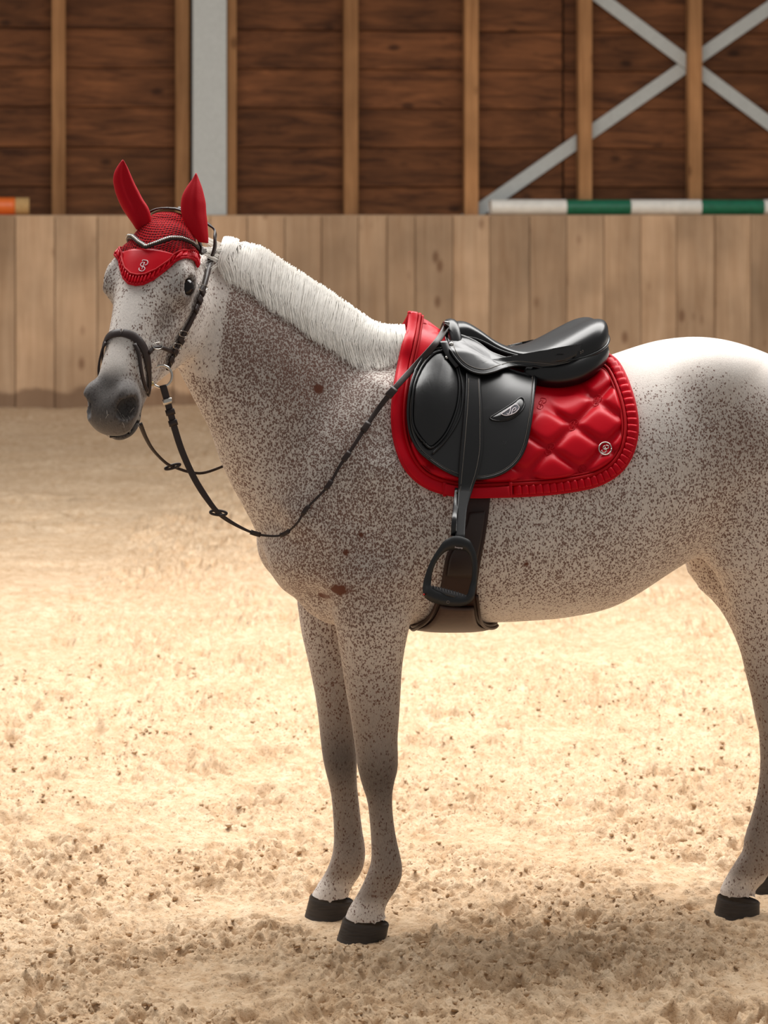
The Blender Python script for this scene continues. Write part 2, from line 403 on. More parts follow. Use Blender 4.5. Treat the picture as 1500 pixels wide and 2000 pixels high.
HV = HV - HS(HV)[:, None] * HS.grad(HV) * 0.9
HN = HS.grad(HV)
HV = HV - HS(HV)[:, None] * HN * 0.7

#%%BODY
# ---- coat: colours belong to the animal, apart from shade painted into the nostrils, laid out along its own body, neck and head
def bxz(px, py, lat=.2):
    p = wmid(px, py, lat); return (p - MIDP) @ -FWD, p[2]
vb = (HV - MIDP) @ BF[1].T; vx, vz = vb[:, 0], vb[:, 2]
vh = (HV - HO) @ HF[1].T
def blob(px, py, rx, ry, ang=0.0, lat=.2):
    cx, cz = bxz(px, py, lat); a = math.radians(ang); dx, dz = vx - cx, vz - cz
    u = (dx * math.cos(a) + dz * math.sin(a)) / (rx / 735); w = (-dx * math.sin(a) + dz * math.cos(a)) / (ry / 735)
    return np.exp(-(u * u + w * w))
sm = lambda x, a, b: np.clip((x - a) / (b - a), 0, 1) ** 2 * (3 - 2 * np.clip((x - a) / (b - a), 0, 1))
ishead = sm(vh[:, 0], -.02, .04) * sm(-np.abs(vh[:, 1]), -.15, -.128) * sm(vh[:, 2], -.318, -.300) * (vx < -.25)
wob = noise3(HV * 9) * .12
dens = np.full(len(HV), .44) + wob
for b_ in ((640, 1010, 210, 230, 0, .30), (600, 700, 190, 110, -38, .50), (470, 620, 70, 120, 0, .25), (700, 860, 120, 160, 0, .10), (1420, 860, 110, 130, 0, .16), (1250, 1050, 260, 130, 0, .10), (700, 1130, 160, 90, 0, .12)):
    dens += blob(*b_[:5]) * b_[5]
for b_ in ((1340, 690, 190, 70, 0, .44), (1500, 720, 120, 90, 0, .40), (1260, 800, 70, 150, 10, .22), (1000, 1200, 300, 40, 0, .25), (760, 760, 50, 110, 20, .20), (520, 960, 30, 160, 0, .22), (1440, 1120, 90, 60, 0, .2)):
    dens -= blob(*b_[:5]) * b_[5]
dens *= 1 - .55 * sm(-vz, -.84, -.55)
hd = .36 + .30 * np.exp(-(((vh[:, 0] - .30) / .10) ** 2 + ((np.abs(vh[:, 1]) - .07) / .05) ** 2 + ((vh[:, 2] + .08) / .06) ** 2)) - .34 * np.exp(-((vh[:, 1] / .035) ** 2)) * (vh[:, 2] > -.1) - .22 * sm(-vh[:, 2], .16, .22) + noise3(HV * 14) * .12
dens = np.clip(dens * (1 - ishead) + hd * ishead, 0.02, .95)
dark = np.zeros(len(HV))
mz = ishead * sm(vh[:, 0] + noise3(HV * 18) * .03, .455, .555)
dark = np.maximum(dark, mz * .93)
for sg in (1, -1):
    de = np.sqrt(((vh[:, 0] - .222) / .060) ** 2 + ((vh[:, 1] - sg * .105) / .06) ** 2 + ((vh[:, 2] + .050) / .05) ** 2)
    dark = np.maximum(dark, ishead * .85 * np.exp(-de ** 2 * 1.1))
    dn = np.sqrt(((vh[:, 0] - .588) / .03) ** 2 + ((vh[:, 1] - sg * .06) / .028) ** 2 + ((vh[:, 2] + .05) / .03) ** 2)
    dark = np.maximum(dark, ishead * np.exp(-dn ** 2 * .9))
    dark = np.maximum(dark, ishead * .52 * np.exp(-(((vh[:, 0] - .32) / .09) ** 2 + ((vh[:, 1] - sg * .075) / .03) ** 2 + ((vh[:, 2] + .055) / .05) ** 2)))
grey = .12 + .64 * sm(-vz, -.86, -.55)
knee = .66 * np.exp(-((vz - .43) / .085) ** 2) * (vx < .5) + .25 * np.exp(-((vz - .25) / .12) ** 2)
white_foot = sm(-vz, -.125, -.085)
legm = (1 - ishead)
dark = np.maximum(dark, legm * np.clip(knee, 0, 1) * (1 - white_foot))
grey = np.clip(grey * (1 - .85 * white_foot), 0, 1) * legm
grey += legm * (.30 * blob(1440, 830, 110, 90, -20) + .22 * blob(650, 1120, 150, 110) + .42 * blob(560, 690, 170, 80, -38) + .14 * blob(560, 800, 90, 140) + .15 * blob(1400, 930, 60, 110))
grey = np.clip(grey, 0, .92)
nost = np.zeros(len(HV))  # nostril insides: dark skin, blackened further to paint in the cavity's shade
for sg in (1, -1): nost = np.maximum(nost, ishead * np.exp(-(((vh[:, 0] - .586) / .028) ** 2 + ((vh[:, 1] - sg * .045) / .022) ** 2 + ((vh[:, 2] + .050) / .026) ** 2) ** 2 * .8))
nost = np.maximum(nost, .6 * ishead * sm(vh[:, 0], .55, .60) * sm(-vh[:, 2], .09, .13))
spot = np.zeros(len(HV))
for b_ in ((633, 762, 9, 9), (660, 1150, 17, 12), (672, 1075, 7, 6), (640, 1170, 8, 6), (700, 1040, 5, 5), (1010, 1090, 6, 5)):
    spot = np.maximum(spot, blob(*b_) * (vb[:, 1] > 0))
spot = np.clip(spot * 2.2 + noise3(HV * 75) * .9 - .55, 0, 1) * (spot > .05)
me = fast_mesh('horse', HV, HQ)
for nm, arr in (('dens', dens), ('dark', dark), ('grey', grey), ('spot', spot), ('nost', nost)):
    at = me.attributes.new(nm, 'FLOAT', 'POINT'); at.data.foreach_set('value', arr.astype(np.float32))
def coat_material():
    m, nt, b = mat_nodes('flea_bitten_coat'); L = nt.links.new
    at = lambda n: N_(nt, 'ShaderNodeAttribute', attribute_name=n).outputs['Fac']
    def math_(op, a, c=None, clamp=False):
        n = N_(nt, 'ShaderNodeMath', operation=op, use_clamp=clamp)
        for i, v in enumerate((a, c)):
            if v is None: continue
            if isinstance(v, (int, float)): n.inputs[i].default_value = v
            else: L(v, n.inputs[i])
        return n.outputs[0]
    def mix(f, a, c):
        n = N_(nt, 'ShaderNodeMix', data_type='RGBA')
        if isinstance(f, (int, float)): n.inputs[0].default_value = f
        else: L(f, n.inputs[0])
        for i, v in ((6, a), (7, c)):
            if isinstance(v, tuple): n.inputs[i].default_value = v
            else: L(v, n.inputs[i])
        return n.outputs[2]
    tc = N_(nt, 'ShaderNodeTexCoord').outputs['Object']
    warp = N_(nt, 'ShaderNodeTexNoise'); inp(warp, Scale=140.0, Detail=2.0); L(tc, warp.inputs['Vector'])
    wv = N_(nt, 'ShaderNodeVectorMath', operation='MULTIPLY_ADD'); L(warp.outputs['Color'], wv.inputs[0]); wv.inputs[1].default_value = (.007,) * 3; L(tc, wv.inputs[2])
    mp = N_(nt, 'ShaderNodeMapping'); mp.inputs['Scale'].default_value = (1, 1, .62); L(wv.outputs[0], mp.inputs[0])
    masks = []
    for sc, lo, hi, gain in ((215.0, .38, .60, 1.12), (300.0, .40, .64, .70), (72.0, .14, .30, .22)):
        v = N_(nt, 'ShaderNodeTexVoronoi'); v.inputs['Scale'].default_value = sc; L(mp.outputs[0], v.inputs['Vector'])
        r = N_(nt, 'ShaderNodeSeparateColor'); L(v.outputs['Color'], r.inputs[0])
        on = math_('MULTIPLY', math_('SUBTRACT', math_('MULTIPLY', at('dens'), gain), r.outputs[0]), 9.0, True)
        mr = N_(nt, 'ShaderNodeMapRange', interpolation_type='SMOOTHSTEP'); mr.inputs[1].default_value = lo; mr.inputs[2].default_value = hi; mr.inputs[3].default_value = 1; mr.inputs[4].default_value = 0
        L(v.outputs['Distance'], mr.inputs[0]); masks.append(math_('MULTIPLY', on, mr.outputs[0]))
    sp = math_('MAXIMUM', math_('MAXIMUM', masks[0], masks[1]), masks[2])
    big = N_(nt, 'ShaderNodeTexNoise'); inp(big, Scale=11.0, Detail=3.0); L(tc, big.inputs['Vector'])
    fine = N_(nt, 'ShaderNodeTexNoise'); inp(fine, Scale=420.0, Detail=2.0)
    mp2 = N_(nt, 'ShaderNodeMapping'); mp2.inputs['Scale'].default_value = (1, 1, .3); L(tc, mp2.inputs[0]); L(mp2.outputs[0], fine.inputs['Vector'])
    base = mix(big.outputs[0], srgb(236, 229, 222), srgb(222, 210, 200))
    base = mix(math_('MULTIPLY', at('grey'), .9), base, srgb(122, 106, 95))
    brown = mix(big.outputs[0], srgb(112, 66, 48), srgb(92, 60, 48))
    c = mix(math_('MULTIPLY', sp, .88), base, brown)
    c = mix(math_('MULTIPLY', at('spot'), 1.3, True), c, srgb(104, 58, 40))
    skin = mix(fine.outputs[0], srgb(46, 42, 42), srgb(88, 82, 80)); skin = mix(at('nost'), skin, srgb(14, 10, 10))
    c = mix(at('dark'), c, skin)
    fr = N_(nt, 'ShaderNodeMapRange'); fr.inputs[1].default_value = .3; fr.inputs[2].default_value = .7; fr.inputs[3].default_value = .82; fr.inputs[4].default_value = 1.08; L(fine.outputs[0], fr.inputs[0])
    mu = N_(nt, 'ShaderNodeMixRGB', blend_type='MULTIPLY'); mu.inputs[0].default_value = 1; L(c, mu.inputs[1]); L(fr.outputs[0], mu.inputs[2])
    L(mu.outputs[0], b.inputs['Base Color'])
    b.inputs['Roughness'].default_value = .62; b.inputs['Specular IOR Level'].default_value = .25; b.inputs['Sheen Weight'].default_value = .12; b.inputs['Sheen Roughness'].default_value = .5
    bp = N_(nt, 'ShaderNodeBump'); bp.inputs['Strength'].default_value = .25; bp.inputs['Distance'].default_value = .002; L(fine.outputs[0], bp.inputs['Height']); L(bp.outputs[0], b.inputs['Normal'])
    return m
m_coat = coat_material()
#%%SETTING
# ------------------------------------------------------------------ floor: dug-up arena sand
GX = np.unique(np.concatenate([np.linspace(-9, -1.5, 60), np.linspace(-1.5, 1.6, 560), np.linspace(1.6, 9, 60)]))
gy = [-1.6]
while gy[-1] < 14.6:
    y = gy[-1]; gy.append(y + (.014 if y < -1 else .0062 if y < .7 else .0062 + (y - .7) * .006))
GY = np.array(gy)
X, Y = np.meshgrid(GX, GY, indexing='ij')
def sand_height(X, Y):
    lo = noise2(X * 1.1, Y * 1.1, 3.3) * .022 + noise2(X * 2.7, Y * 2.7, 7.7) * .014
    mask = .22 + .78 * sm(noise2(X * 1.6 + 9, Y * 2.2, 1.2) + .35 * noise2(X * 6, Y * 6, 5.5), -.42, .0)       # crumbly against smoothed ground
    w = noise2(X * 5, Y * 5, 8.8) * .03
    cl = np.abs(noise2((X + w) * 13, (Y + w) * 13, 2.1)); c2 = np.abs(noise2(X * 27, Y * 27, 4.2)); c3 = noise2(X * 55, Y * 55, 6.1); c4 = noise2(X * 105, Y * 105, 9.1)
    h = lo + .012 * sm(Y, .6, 2.5) * (np.abs(noise2(X * 5.5, Y * 4, 6.6)) + noise2(X * 11, Y * 7, 3.9)) + mask * ((.5 - cl) * .024 + (.4 - c2) * .020 + c3 * .011 + c4 * .0065) + (1 - mask) * c3 * .001
    return h
Z = sand_height(X, Y)
pr = np.random.default_rng(5)
def pit(cx, cy, r, d, asp=1.0):
    global Z
    i0, i1 = np.searchsorted(GX, [cx - 3 * r, cx + 3 * r]); j0, j1 = np.searchsorted(GY, [cy - 3 * r * asp, cy + 3 * r * asp])
    xs_, ys_ = X[i0:i1, j0:j1], Y[i0:i1, j0:j1]; q = np.sqrt(((xs_ - cx) / r) ** 2 + ((ys_ - cy) / (r * asp)) ** 2) * (1 + .7 * noise2(xs_ * 22, ys_ * 22, cx * 9)) + .25 * np.abs(noise2(xs_ * 60, ys_ * 60, 1.7))
    Z[i0:i1, j0:j1] += d * (-np.exp(-q ** 3) + .45 * np.exp(-((q - 1.45) / .4) ** 2))
for _ in range(620):
    yy = -1.0 + 11 * pr.random() ** 1.7; k = 1 + max(0, yy) * .12
    g = 1 + .16 * max(0, yy); pit(pr.uniform(-1.4, 1.6) * k, yy, pr.uniform(.022, .055) * g, pr.uniform(.010, .028) * g, pr.uniform(.8, 1.6))
HOOF = {'nf': W(705, 1836, 0.0), 'ff': W(640, 1786, .21), 'nh': W(1442, 1786, .235), 'fh': W(1500, 1738, .475)}
for h in HOOF.values():                                   # level the ground where the horse stands
    q = np.exp(-(((X - h[0]) / .14) ** 2 + ((Y - h[1]) / .14) ** 2) ** 2); Z = Z * (1 - .8 * q)
Z += .10 * sm(Y, 9.5, 12.6) + .17 * sm(Y + .12 * noise2(X * .7, Y * .7, 2.0), 12.0, 14.3)      # banked up along the boards
def sand_material():
    m, nt, b = mat_nodes('arena_sand'); L = nt.links.new
    tc = N_(nt, 'ShaderNodeTexCoord').outputs['Object']
    n1 = inp(N_(nt, 'ShaderNodeTexNoise'), Scale=2.2, Detail=5.0); n2 = inp(N_(nt, 'ShaderNodeTexNoise'), Scale=95.0, Detail=5.0, Roughness=.7); n3 = inp(N_(nt, 'ShaderNodeTexNoise'), Scale=22.0, Detail=6.0, Roughness=.7)
    for n in (n1, n2, n3): L(tc, n.inputs['Vector'])
    r1 = N_(nt, 'ShaderNodeValToRGB'); e = r1.color_ramp.elements; e[0].position = .30; e[0].color = srgb(192, 159, 124); e[1].position = .62; e[1].color = srgb(224, 199, 169); L(n3.outputs[0], r1.inputs[0])
    r2 = N_(nt, 'ShaderNodeValToRGB'); e = r2.color_ramp.elements; e[0].position = .30; e[0].color = (.34, .28, .22, 1); e[1].position = .46; e[1].color = (1, 1, 1, 1); L(n2.outputs[0], r2.inputs[0])
    mu = N_(nt, 'ShaderNodeMixRGB', blend_type='MULTIPLY'); mu.inputs[0].default_value = 1; L(r1.outputs[0], mu.inputs[1]); L(r2.outputs[0], mu.inputs[2])
    m2 = N_(nt, 'ShaderNodeMixRGB', blend_type='MULTIPLY'); m2.inputs[0].default_value = .5; r3 = N_(nt, 'ShaderNodeValToRGB'); e = r3.color_ramp.elements; e[0].position = .35; e[0].color = (.78, .72, .65, 1); e[1].position = .65; L(n1.outputs[0], r3.inputs[0]); L(mu.outputs[0], m2.inputs[1]); L(r3.outputs[0], m2.inputs[2])
    L(m2.outputs[0], b.inputs['Base Color']); b.inputs['Roughness'].default_value = .95; b.inputs['Specular IOR Level'].default_value = .1
    bp = N_(nt, 'ShaderNodeBump'); bp.inputs['Strength'].default_value = .9; bp.inputs['Distance'].default_value = .006; L(n2.outputs[0], bp.inputs['Height']); L(bp.outputs[0], b.inputs['Normal'])
    return m
m_sand = sand_material()
nX, nY = X.shape; I = np.arange(nX * nY).reshape(nX, nY)
fl = fast_mesh('floor', np.stack([X, Y, Z], -1).reshape(-1, 3), np.stack([I[:-1, :-1], I[1:, :-1], I[1:, 1:], I[:-1, 1:]], -1).reshape(-1, 4))
floor = tag(finish('floor', fl, m_sand, None), kind='structure', label='loose dug-up pale sand of the riding arena')
# loose crumbs of sand lying on it
ico = bmesh.new(); bmesh.ops.create_icosphere(ico, subdivisions=1, radius=1); IV = np.array([v.co[:] for v in ico.verts]); IF = np.array([[v.index for v in f.verts] for f in ico.faces]); ico.free()
nc = 16000
cy = -1.2 + 5.2 * pr.random(nc) ** 2.3; cx = pr.uniform(-1.3, 1.4, nc) * (1 + np.maximum(cy, 0) * .14)
keep = noise2(cx * 1.6 + 9, cy * 2.2, 1.2) + .3 * noise2(cx * 5, cy * 5, 2.2) > -.05; cx, cy = cx[keep], cy[keep]; nc = len(cx)
ii = np.clip(np.searchsorted(GX, cx), 0, nX - 1); jj = np.clip(np.searchsorted(GY, cy), 0, nY - 1); cz = Z[ii, jj]
cr = .0022 + .0075 * pr.random(nc) ** 3.5
dv = 1 + .35 * pr.normal(size=(nc, 12, 1)); V = IV[None] * dv * cr[:, None, None] * pr.uniform(.7, 1.3, (nc, 1, 3)); V[..., 2] *= .75
V += np.stack([cx, cy, cz + cr * .3], -1)[:, None]
cm = fast_mesh('sand_crumbs', V.reshape(-1, 3), (IF[None] + 12 * np.arange(nc)[:, None, None]).reshape(-1, 3))
tag(finish('sand_crumbs', cm, m_sand, None, False), 'loose sand crumbs and small clods scattered over the arena floor', 'sand', kind='stuff')

# ------------------------------------------------------------------ back wall: kickboards below, timber siding and studs above
TH = math.radians(7.0); WD = np.array([math.cos(TH), math.sin(TH), 0]); WNRM = np.array([math.sin(TH), -math.cos(TH), 0])
W0 = np.array([0, 14.2, 0])
WR = np.array([WD, -WNRM, [0, 0, 1]])        # rows: along the wall, into the wall, up
def wall_s(px, back=0.0):
    k = (px - 750) / F; o = W0 - WNRM * back
    return (k * (D0 + o[1]) - o[0]) / (WD[0] - k * WD[1])
def wall_z(py, s=0.0, back=0.0): return CH - (py - YH) * (D0 + W0[1] - WNRM[1] * back + s * WD[1]) / F
def wall_p(s, back, z): return W0 + WD * s - WNRM * back + np.array([0, 0, z])
def wood(name, c0, c1, knot, grain='z', stain=None, rough=.75):
    m, nt, b = mat_nodes(name); L = nt.links.new
    tc = N_(nt, 'ShaderNodeTexCoord').outputs['Object']; oi = N_(nt, 'ShaderNodeObjectInfo').outputs['Random']
    add = N_(nt, 'ShaderNodeVectorMath', operation='MULTIPLY_ADD'); cmb = N_(nt, 'ShaderNodeCombineXYZ')
    for i in range(3): L(oi, cmb.inputs[i])
    L(cmb.outputs[0], add.inputs[0]); add.inputs[1].default_value = (31.0, 17.0, 23.0); L(tc, add.inputs[2])
    mp = N_(nt, 'ShaderNodeMapping'); mp.inputs['Scale'].default_value = (14, 14, .9) if grain == 'z' else (.9, 14, 14); L(add.outputs[0], mp.inputs[0])
    n = inp(N_(nt, 'ShaderNodeTexNoise'), Scale=1.0, Detail=6.0, Roughness=.62, Distortion=.6); L(mp.outputs[0], n.inputs['Vector'])
    r = N_(nt, 'ShaderNodeValToRGB'); e = r.color_ramp.elements; e[0].position = .30; e[0].color = c0; e[1].position = .68; e[1].color = c1; L(n.outputs[0], r.inputs[0])
    n2 = inp(N_(nt, 'ShaderNodeTexNoise'), Scale=1.6, Detail=3.0); L(add.outputs[0], n2.inputs['Vector'])
    v = inp(N_(nt, 'ShaderNodeTexVoronoi'), Scale=2.6); mk = N_(nt, 'ShaderNodeMapping'); mk.inputs['Scale'].default_value = (1.5, 1.5, .8) if grain == 'z' else (.8, 1.5, 1.5); L(add.outputs[0], mk.inputs[0]); L(mk.outputs[0], v.inputs['Vector'])
    kr = N_(nt, 'ShaderNodeMapRange', interpolation_type='SMOOTHSTEP'); kr.inputs[1].default_value = .05; kr.inputs[2].default_value = .17; kr.inputs[3].default_value = .8; kr.inputs[4].default_value = 0; L(v.outputs['Distance'], kr.inputs[0])
    mx = N_(nt, 'ShaderNodeMix', data_type='RGBA'); L(kr.outputs[0], mx.inputs[0]); L(r.outputs[0], mx.inputs[6]); mx.inputs[7].default_value = knot
    hv = N_(nt, 'ShaderNodeMapRange'); hv.inputs[3].default_value = .74; hv.inputs[4].default_value = 1.16; L(oi, hv.inputs[0])
    pv = N_(nt, 'ShaderNodeMapRange'); pv.inputs[1].default_value = .3; pv.inputs[2].default_value = .7; pv.inputs[3].default_value = .72; pv.inputs[4].default_value = 1.15; L(n2.outputs[0], pv.inputs[0])
    mm = N_(nt, 'ShaderNodeMath', operation='MULTIPLY'); L(hv.outputs[0], mm.inputs[0]); L(pv.outputs[0], mm.inputs[1])
    mu = N_(nt, 'ShaderNodeMixRGB', blend_type='MULTIPLY'); mu.inputs[0].default_value = 1; L(mx.outputs[2], mu.inputs[1]); L(mm.outputs[0], mu.inputs[2]); out = mu.outputs[0]
    if stain:                                  # splashed dirt along the foot of the boards
        sp = N_(nt, 'ShaderNodeSeparateXYZ'); L(tc, sp.inputs[0]); nn = inp(N_(nt, 'ShaderNodeTexNoise'), Scale=2.3, Detail=4.0); L(tc, nn.inputs['Vector'])
        ad = N_(nt, 'ShaderNodeMath', operation='MULTIPLY_ADD'); L(nn.outputs[0], ad.inputs[0]); ad.inputs[1].default_value = -.35; L(sp.outputs[2], ad.inputs[2])
        sr = N_(nt, 'ShaderNodeMapRange', interpolation_type='SMOOTHSTEP'); sr.inputs[1].default_value = .21; sr.inputs[2].default_value = .27; sr.inputs[3].default_value = .75; sr.inputs[4].default_value = 0; L(ad.outputs[0], sr.inputs[0])
        ms = N_(nt, 'ShaderNodeMix', data_type='RGBA'); L(sr.outputs[0], ms.inputs[0]); L(out, ms.inputs[6]); ms.inputs[7].default_value = stain; out = ms.outputs[2]
    L(out, b.inputs['Base Color']); b.inputs['Roughness'].default_value = rough; b.inputs['Specular IOR Level'].default_value = .2
    bp = N_(nt, 'ShaderNodeBump'); bp.inputs['Strength'].default_value = .3; bp.inputs['Distance'].default_value = .004; L(n.outputs[0], bp.inputs['Height']); L(bp.outputs[0], b.inputs['Normal'])
    return m
m_kick = wood('pale_kickboard_timber', srgb(182, 148, 116), srgb(206, 174, 142), srgb(138, 102, 76), 'z', srgb(118, 92, 72))
m_side = wood('brown_siding_timber', srgb(70, 42, 26), srgb(132, 84, 52), srgb(52, 30, 18), 'x')
m_stud = wood('stud_timber', srgb(150, 106, 68), srgb(186, 138, 94), srgb(110, 74, 46), 'z')
m_steel = simple('painted_grey_steel', srgb(186, 190, 188), .45, 0, .5, nscale=30, nstr=.05, cvar=.08)
m_dark = simple('dark_gap', srgb(40, 28, 20), .9)
ztop = wall_z(421)
SEAMS = list(range(-1226, -200, 74)) + [-190, -118, -45, 30, 107, 190, 265, 338, 410, 483, 556, 628, 700, 756, 811, 885, 957, 1035, 1107, 1180, 1252, 1322, 1397, 1467, 1540, 1612, 1685] + list(range(1760, 2800, 74))
v, f = box(wall_p(.2, .06, (ztop + .0) / 2), (18, .03, ztop - .05), WR)
kick = tag(mesh_obj('wall_back', v, f, m_dark, None, False), kind='structure', label='pale vertical plank kick wall behind the horse')
for a, b_ in zip(SEAMS, SEAMS[1:]):
    sa, sb = wall_s(a), wall_s(b_); j = pr.uniform(-.005, .005)
    v, f = bevbox(wall_p((sa + sb) / 2, .02 + j, ztop / 2), (sb - sa - .005, .036, ztop), .005, WR)
    mesh_obj('plank', v, f, m_kick, kick, False)
v, f = bevbox(wall_p(.2, .145, ztop - .010), (18, .205, .028), .006, WR)
tag(mesh_obj('trim_1', v, f, m_kick, None, False), kind='structure', label='flat timber ledge along the top of the kick wall')
v, f = box(wall_p(.2, .50, 2.9), (18, .03, 3.2), WR)
upper = tag(mesh_obj('wall_back', v, f, m_dark, None, False), kind='structure', label='dark brown timber siding above the kick wall')
rows = [445, 365, 289, 212, 136, 60, -16, -92]
for i, (a, b_) in enumerate(zip(rows, rows[1:])):
    z0, z1 = wall_z(a, 0, .42), wall_z(b_, 0, .42)
    al = math.radians(3.2); R = np.array([WD, -WNRM * math.cos(al) + np.array([0, 0, -math.sin(al)]), np.array([0, 0, math.cos(al)]) - WNRM * math.sin(al) * -1 * -1])
    R[2] = np.cross(R[0], R[1])
    for s0, s1 in ((-8.9, -4.61), (-4.6, -1.55), (-1.54, 1.62), (1.63, 4.8), (4.81, 9.1)):
        v, f = bevbox(wall_p((s0 + s1) / 2, .44 + pr.uniform(-.004, .004), (z0 + z1) / 2), (s1 - s0 - .006, .03, z1 - z0 - .004), .004, R)
        mesh_obj('siding_board', v, f, m_side, upper, False)
zt = wall_z(-95, 0, .3)
for a, b_ in ((-135, -108), (101, 128), (343, 370), (443, 462), (672, 700), (908, 935), (1131, 1157), (1346, 1372), (1566, 1592), *((x, x + 26) for x in (-1080, -845, -610, -372, 1795, 2020, 2240, 2460, 2680))):
    sa, sb = wall_s(a, .24), wall_s(b_, .24)
    v, f = bevbox(wall_p((sa + sb) / 2, .30, (ztop + zt) / 2), (sb - sa, .12, zt - ztop), .006, WR)
    mesh_obj('stud', v, f, m_stud, upper, False)
# steel frame of the hall
sa, sb = wall_s(377, .10), wall_s(443, .10); sc_ = (sa + sb) / 2; hgt = zt - ztop
col = empty('steel_column', 'light grey painted steel column rising from the kick wall', 'column'); col.location = wall_p(sc_, .22, ztop)
def local(o, name, V, f, mat, smooth=False):
    """a part whose points are given in the world; it is stored relative to its thing"""
    return mesh_obj(name, np.asarray(V) - np.array(o.location), f, mat, o, smooth)
for bk in (.135, .335): local(col, 'flange', *bevbox(wall_p(sc_, bk, ztop + .005 + hgt / 2), (sb - sa, .016, hgt), .003, WR), m_steel)
local(col, 'web', *box(wall_p(sc_, .235, ztop + .005 + hgt / 2), (.012, .18, hgt), WR), m_steel)
def brace(label, p0, p1, bk=.398):
    a, b_ = [wall_p(wall_s(x, bk), bk, wall_z(y, wall_s(x, bk), bk)) for x, y in (p0, p1)]
    d = b_ - a; u = unit(d); n = -WNRM; r3 = unit(np.cross(u, n)); R = np.array([u, n, r3]); o = empty('steel_brace', label, 'brace'); o.location = a
    local(o, 'flat_bar', *bevbox((a + b_) / 2, (np.linalg.norm(d), .012, .115), .003, R), m_steel)
    local(o, 'stiffening_lip', *bevbox((a + b_) / 2 - r3 * .05 + n * .007, (np.linalg.norm(d), .010, .008), .002, R), m_steel)
brace('grey steel diagonal brace sloping down towards the end of the green striped pole', (905, 432), (1700, -122))
brace('grey steel diagonal brace sloping down away from the other brace, over the striped pole', (1060, -88), (1700, 388), .374)
# jump poles lying on the ledge
def lathe(P0, P1, r, k=20):
    return tube_mesh(np.array([P0, P0 + (P1 - P0) * .02, P1 - (P1 - P0) * .02, P1]), r, k)
m_white = simple('white_pole_paint', srgb(235, 232, 224), .4, nscale=18, cvar=.10)
m_green = simple('green_pole_paint', srgb(12, 106, 76), .35, nscale=18, cvar=.18)
m_orange = simple('orange_pole_paint', srgb(235, 112, 40), .4, nscale=18, cvar=.12)
m_raw = simple('raw_pole_end', srgb(196, 158, 104), .8, nscale=40, cvar=.15)
pole = empty('jump_pole', 'green and white striped jump pole lying on the kick wall ledge', 'jump pole'); pz = ztop + .004 + .066
pole.location = wall_p(wall_s(960), .08, pz)
pe = [957, 1105, 1230, 1368, 1490, 1625, 1750]
for i, (a, b_) in enumerate(zip(pe, pe[1:])):
    P0, P1 = wall_p(wall_s(a, .08), .08, pz), wall_p(wall_s(b_, .08), .08, pz)
    local(pole, 'green_band' if i % 2 else 'white_band', *lathe(P0, P1, .066), m_green if i % 2 else m_white, True)
ep = empty('jump_pole', 'orange jump pole with a raw wooden end on the kick wall ledge', 'jump pole'); ez_ = ztop + .004 + .075
ep.location = wall_p(wall_s(20), .14, ez_)
local(ep, 'orange_band', *lathe(wall_p(wall_s(-260, .14), .14, ez_), wall_p(wall_s(30, .14), .14, ez_), .075), m_orange, True)
local(ep, 'raw_end', *lathe(wall_p(wall_s(30, .14), .14, ez_), wall_p(wall_s(57, .14), .14, ez_), .073), m_raw, True)

#%%HORSE
# ------------------------------------------------------------------ the horse
horse = finish('horse', me, m_coat, None)
tag(horse, 'flea-bitten grey horse standing saddled on the sand, head turned towards the viewer', 'horse')
BVH = BVHTree.FromPolygons([tuple(v) for v in HV], [tuple(q) for q in HQ])
CAMP = Vector((0, -D0, CH))
def drape(px, py, off=0.0):
    """the point lying off metres above the horse's near surface that is seen at a pixel"""
    x, y, out = px, py, (None, None)
    for _ in range(4 if off > .003 else 1):
        d = Vector(W(x, y, 0.0)) - CAMP; d.normalize()
        loc, n, i, t = BVH.ray_cast(CAMP, d)
        if loc is None: break
        n = np.array(n); n = n if n @ np.array(d) < 0 else -n
        p = np.array(loc) + n * off; out = (p, n); dd = D0 + p[1]
        x += .85 * (px - 750 - F * p[0] / dd); y += .85 * (py - YH + F * (p[2] - CH) / dd)
    return out
def snap(p, off=0.0):
    loc, n, i, t = BVH.find_nearest(Vector(p)); loc, n = np.array(loc), np.array(n)
    return loc + n * off, n
m_hoof = simple('hoof_horn', srgb(58, 52, 48), .6, nscale=26, nstr=.4, cvar=.35, stretch=(1, 1, 8), bdist=.003)
def hoof(top_c, top_r, bot_c, bot_r, tilt):
    rings = []; a = np.linspace(0, 2 * np.pi, 28, endpoint=False)
    for t, bul in ((0, 1.0), (.06, 1.05), (.2, 1.03), (.6, 1.01), (1, 1.0)):
        c = np.asarray(top_c) * (1 - t) + np.asarray(bot_c) * t; rx, ry = [(top_r[i] * (1 - t) + bot_r[i] * t) * bul for i in (0, 1)]
        R = c + rx * np.cos(a)[:, None] * -FWD + ry * np.sin(a)[:, None] * LATV
        R[:, 2] -= tilt * (1 - t) * np.cos(a); rings.append(R)
    V = np.vstack(rings + [[np.asarray(top_c)], [np.asarray(bot_c)]]); k = 28; n = len(rings); f = grid_faces(n, k, wrap_v=True)
    f += [(n * k, (j + 1) % k, j) for j in range(k)] + [(n * k + 1, (n - 1) * k + j, (n - 1) * k + (j + 1) % k) for j in range(k)]
    mesh_obj('hoof', V, f, m_hoof, horse)
def hoof_px(f0, b0, y0, f1, b1, Y, zb=-.02):
    p, q = W(f0, y0, Y), W(b0, y0, Y); r, s_ = W(f1, y0, Y), W(b1, y0, Y); tc_ = (p + q) / 2; bc = (r + s_) / 2; bc[2] = zb
    hoof(tc_, ((q - p)[0] / 2 * .97, .047), bc, ((s_ - r)[0] / 2, .062), .010)
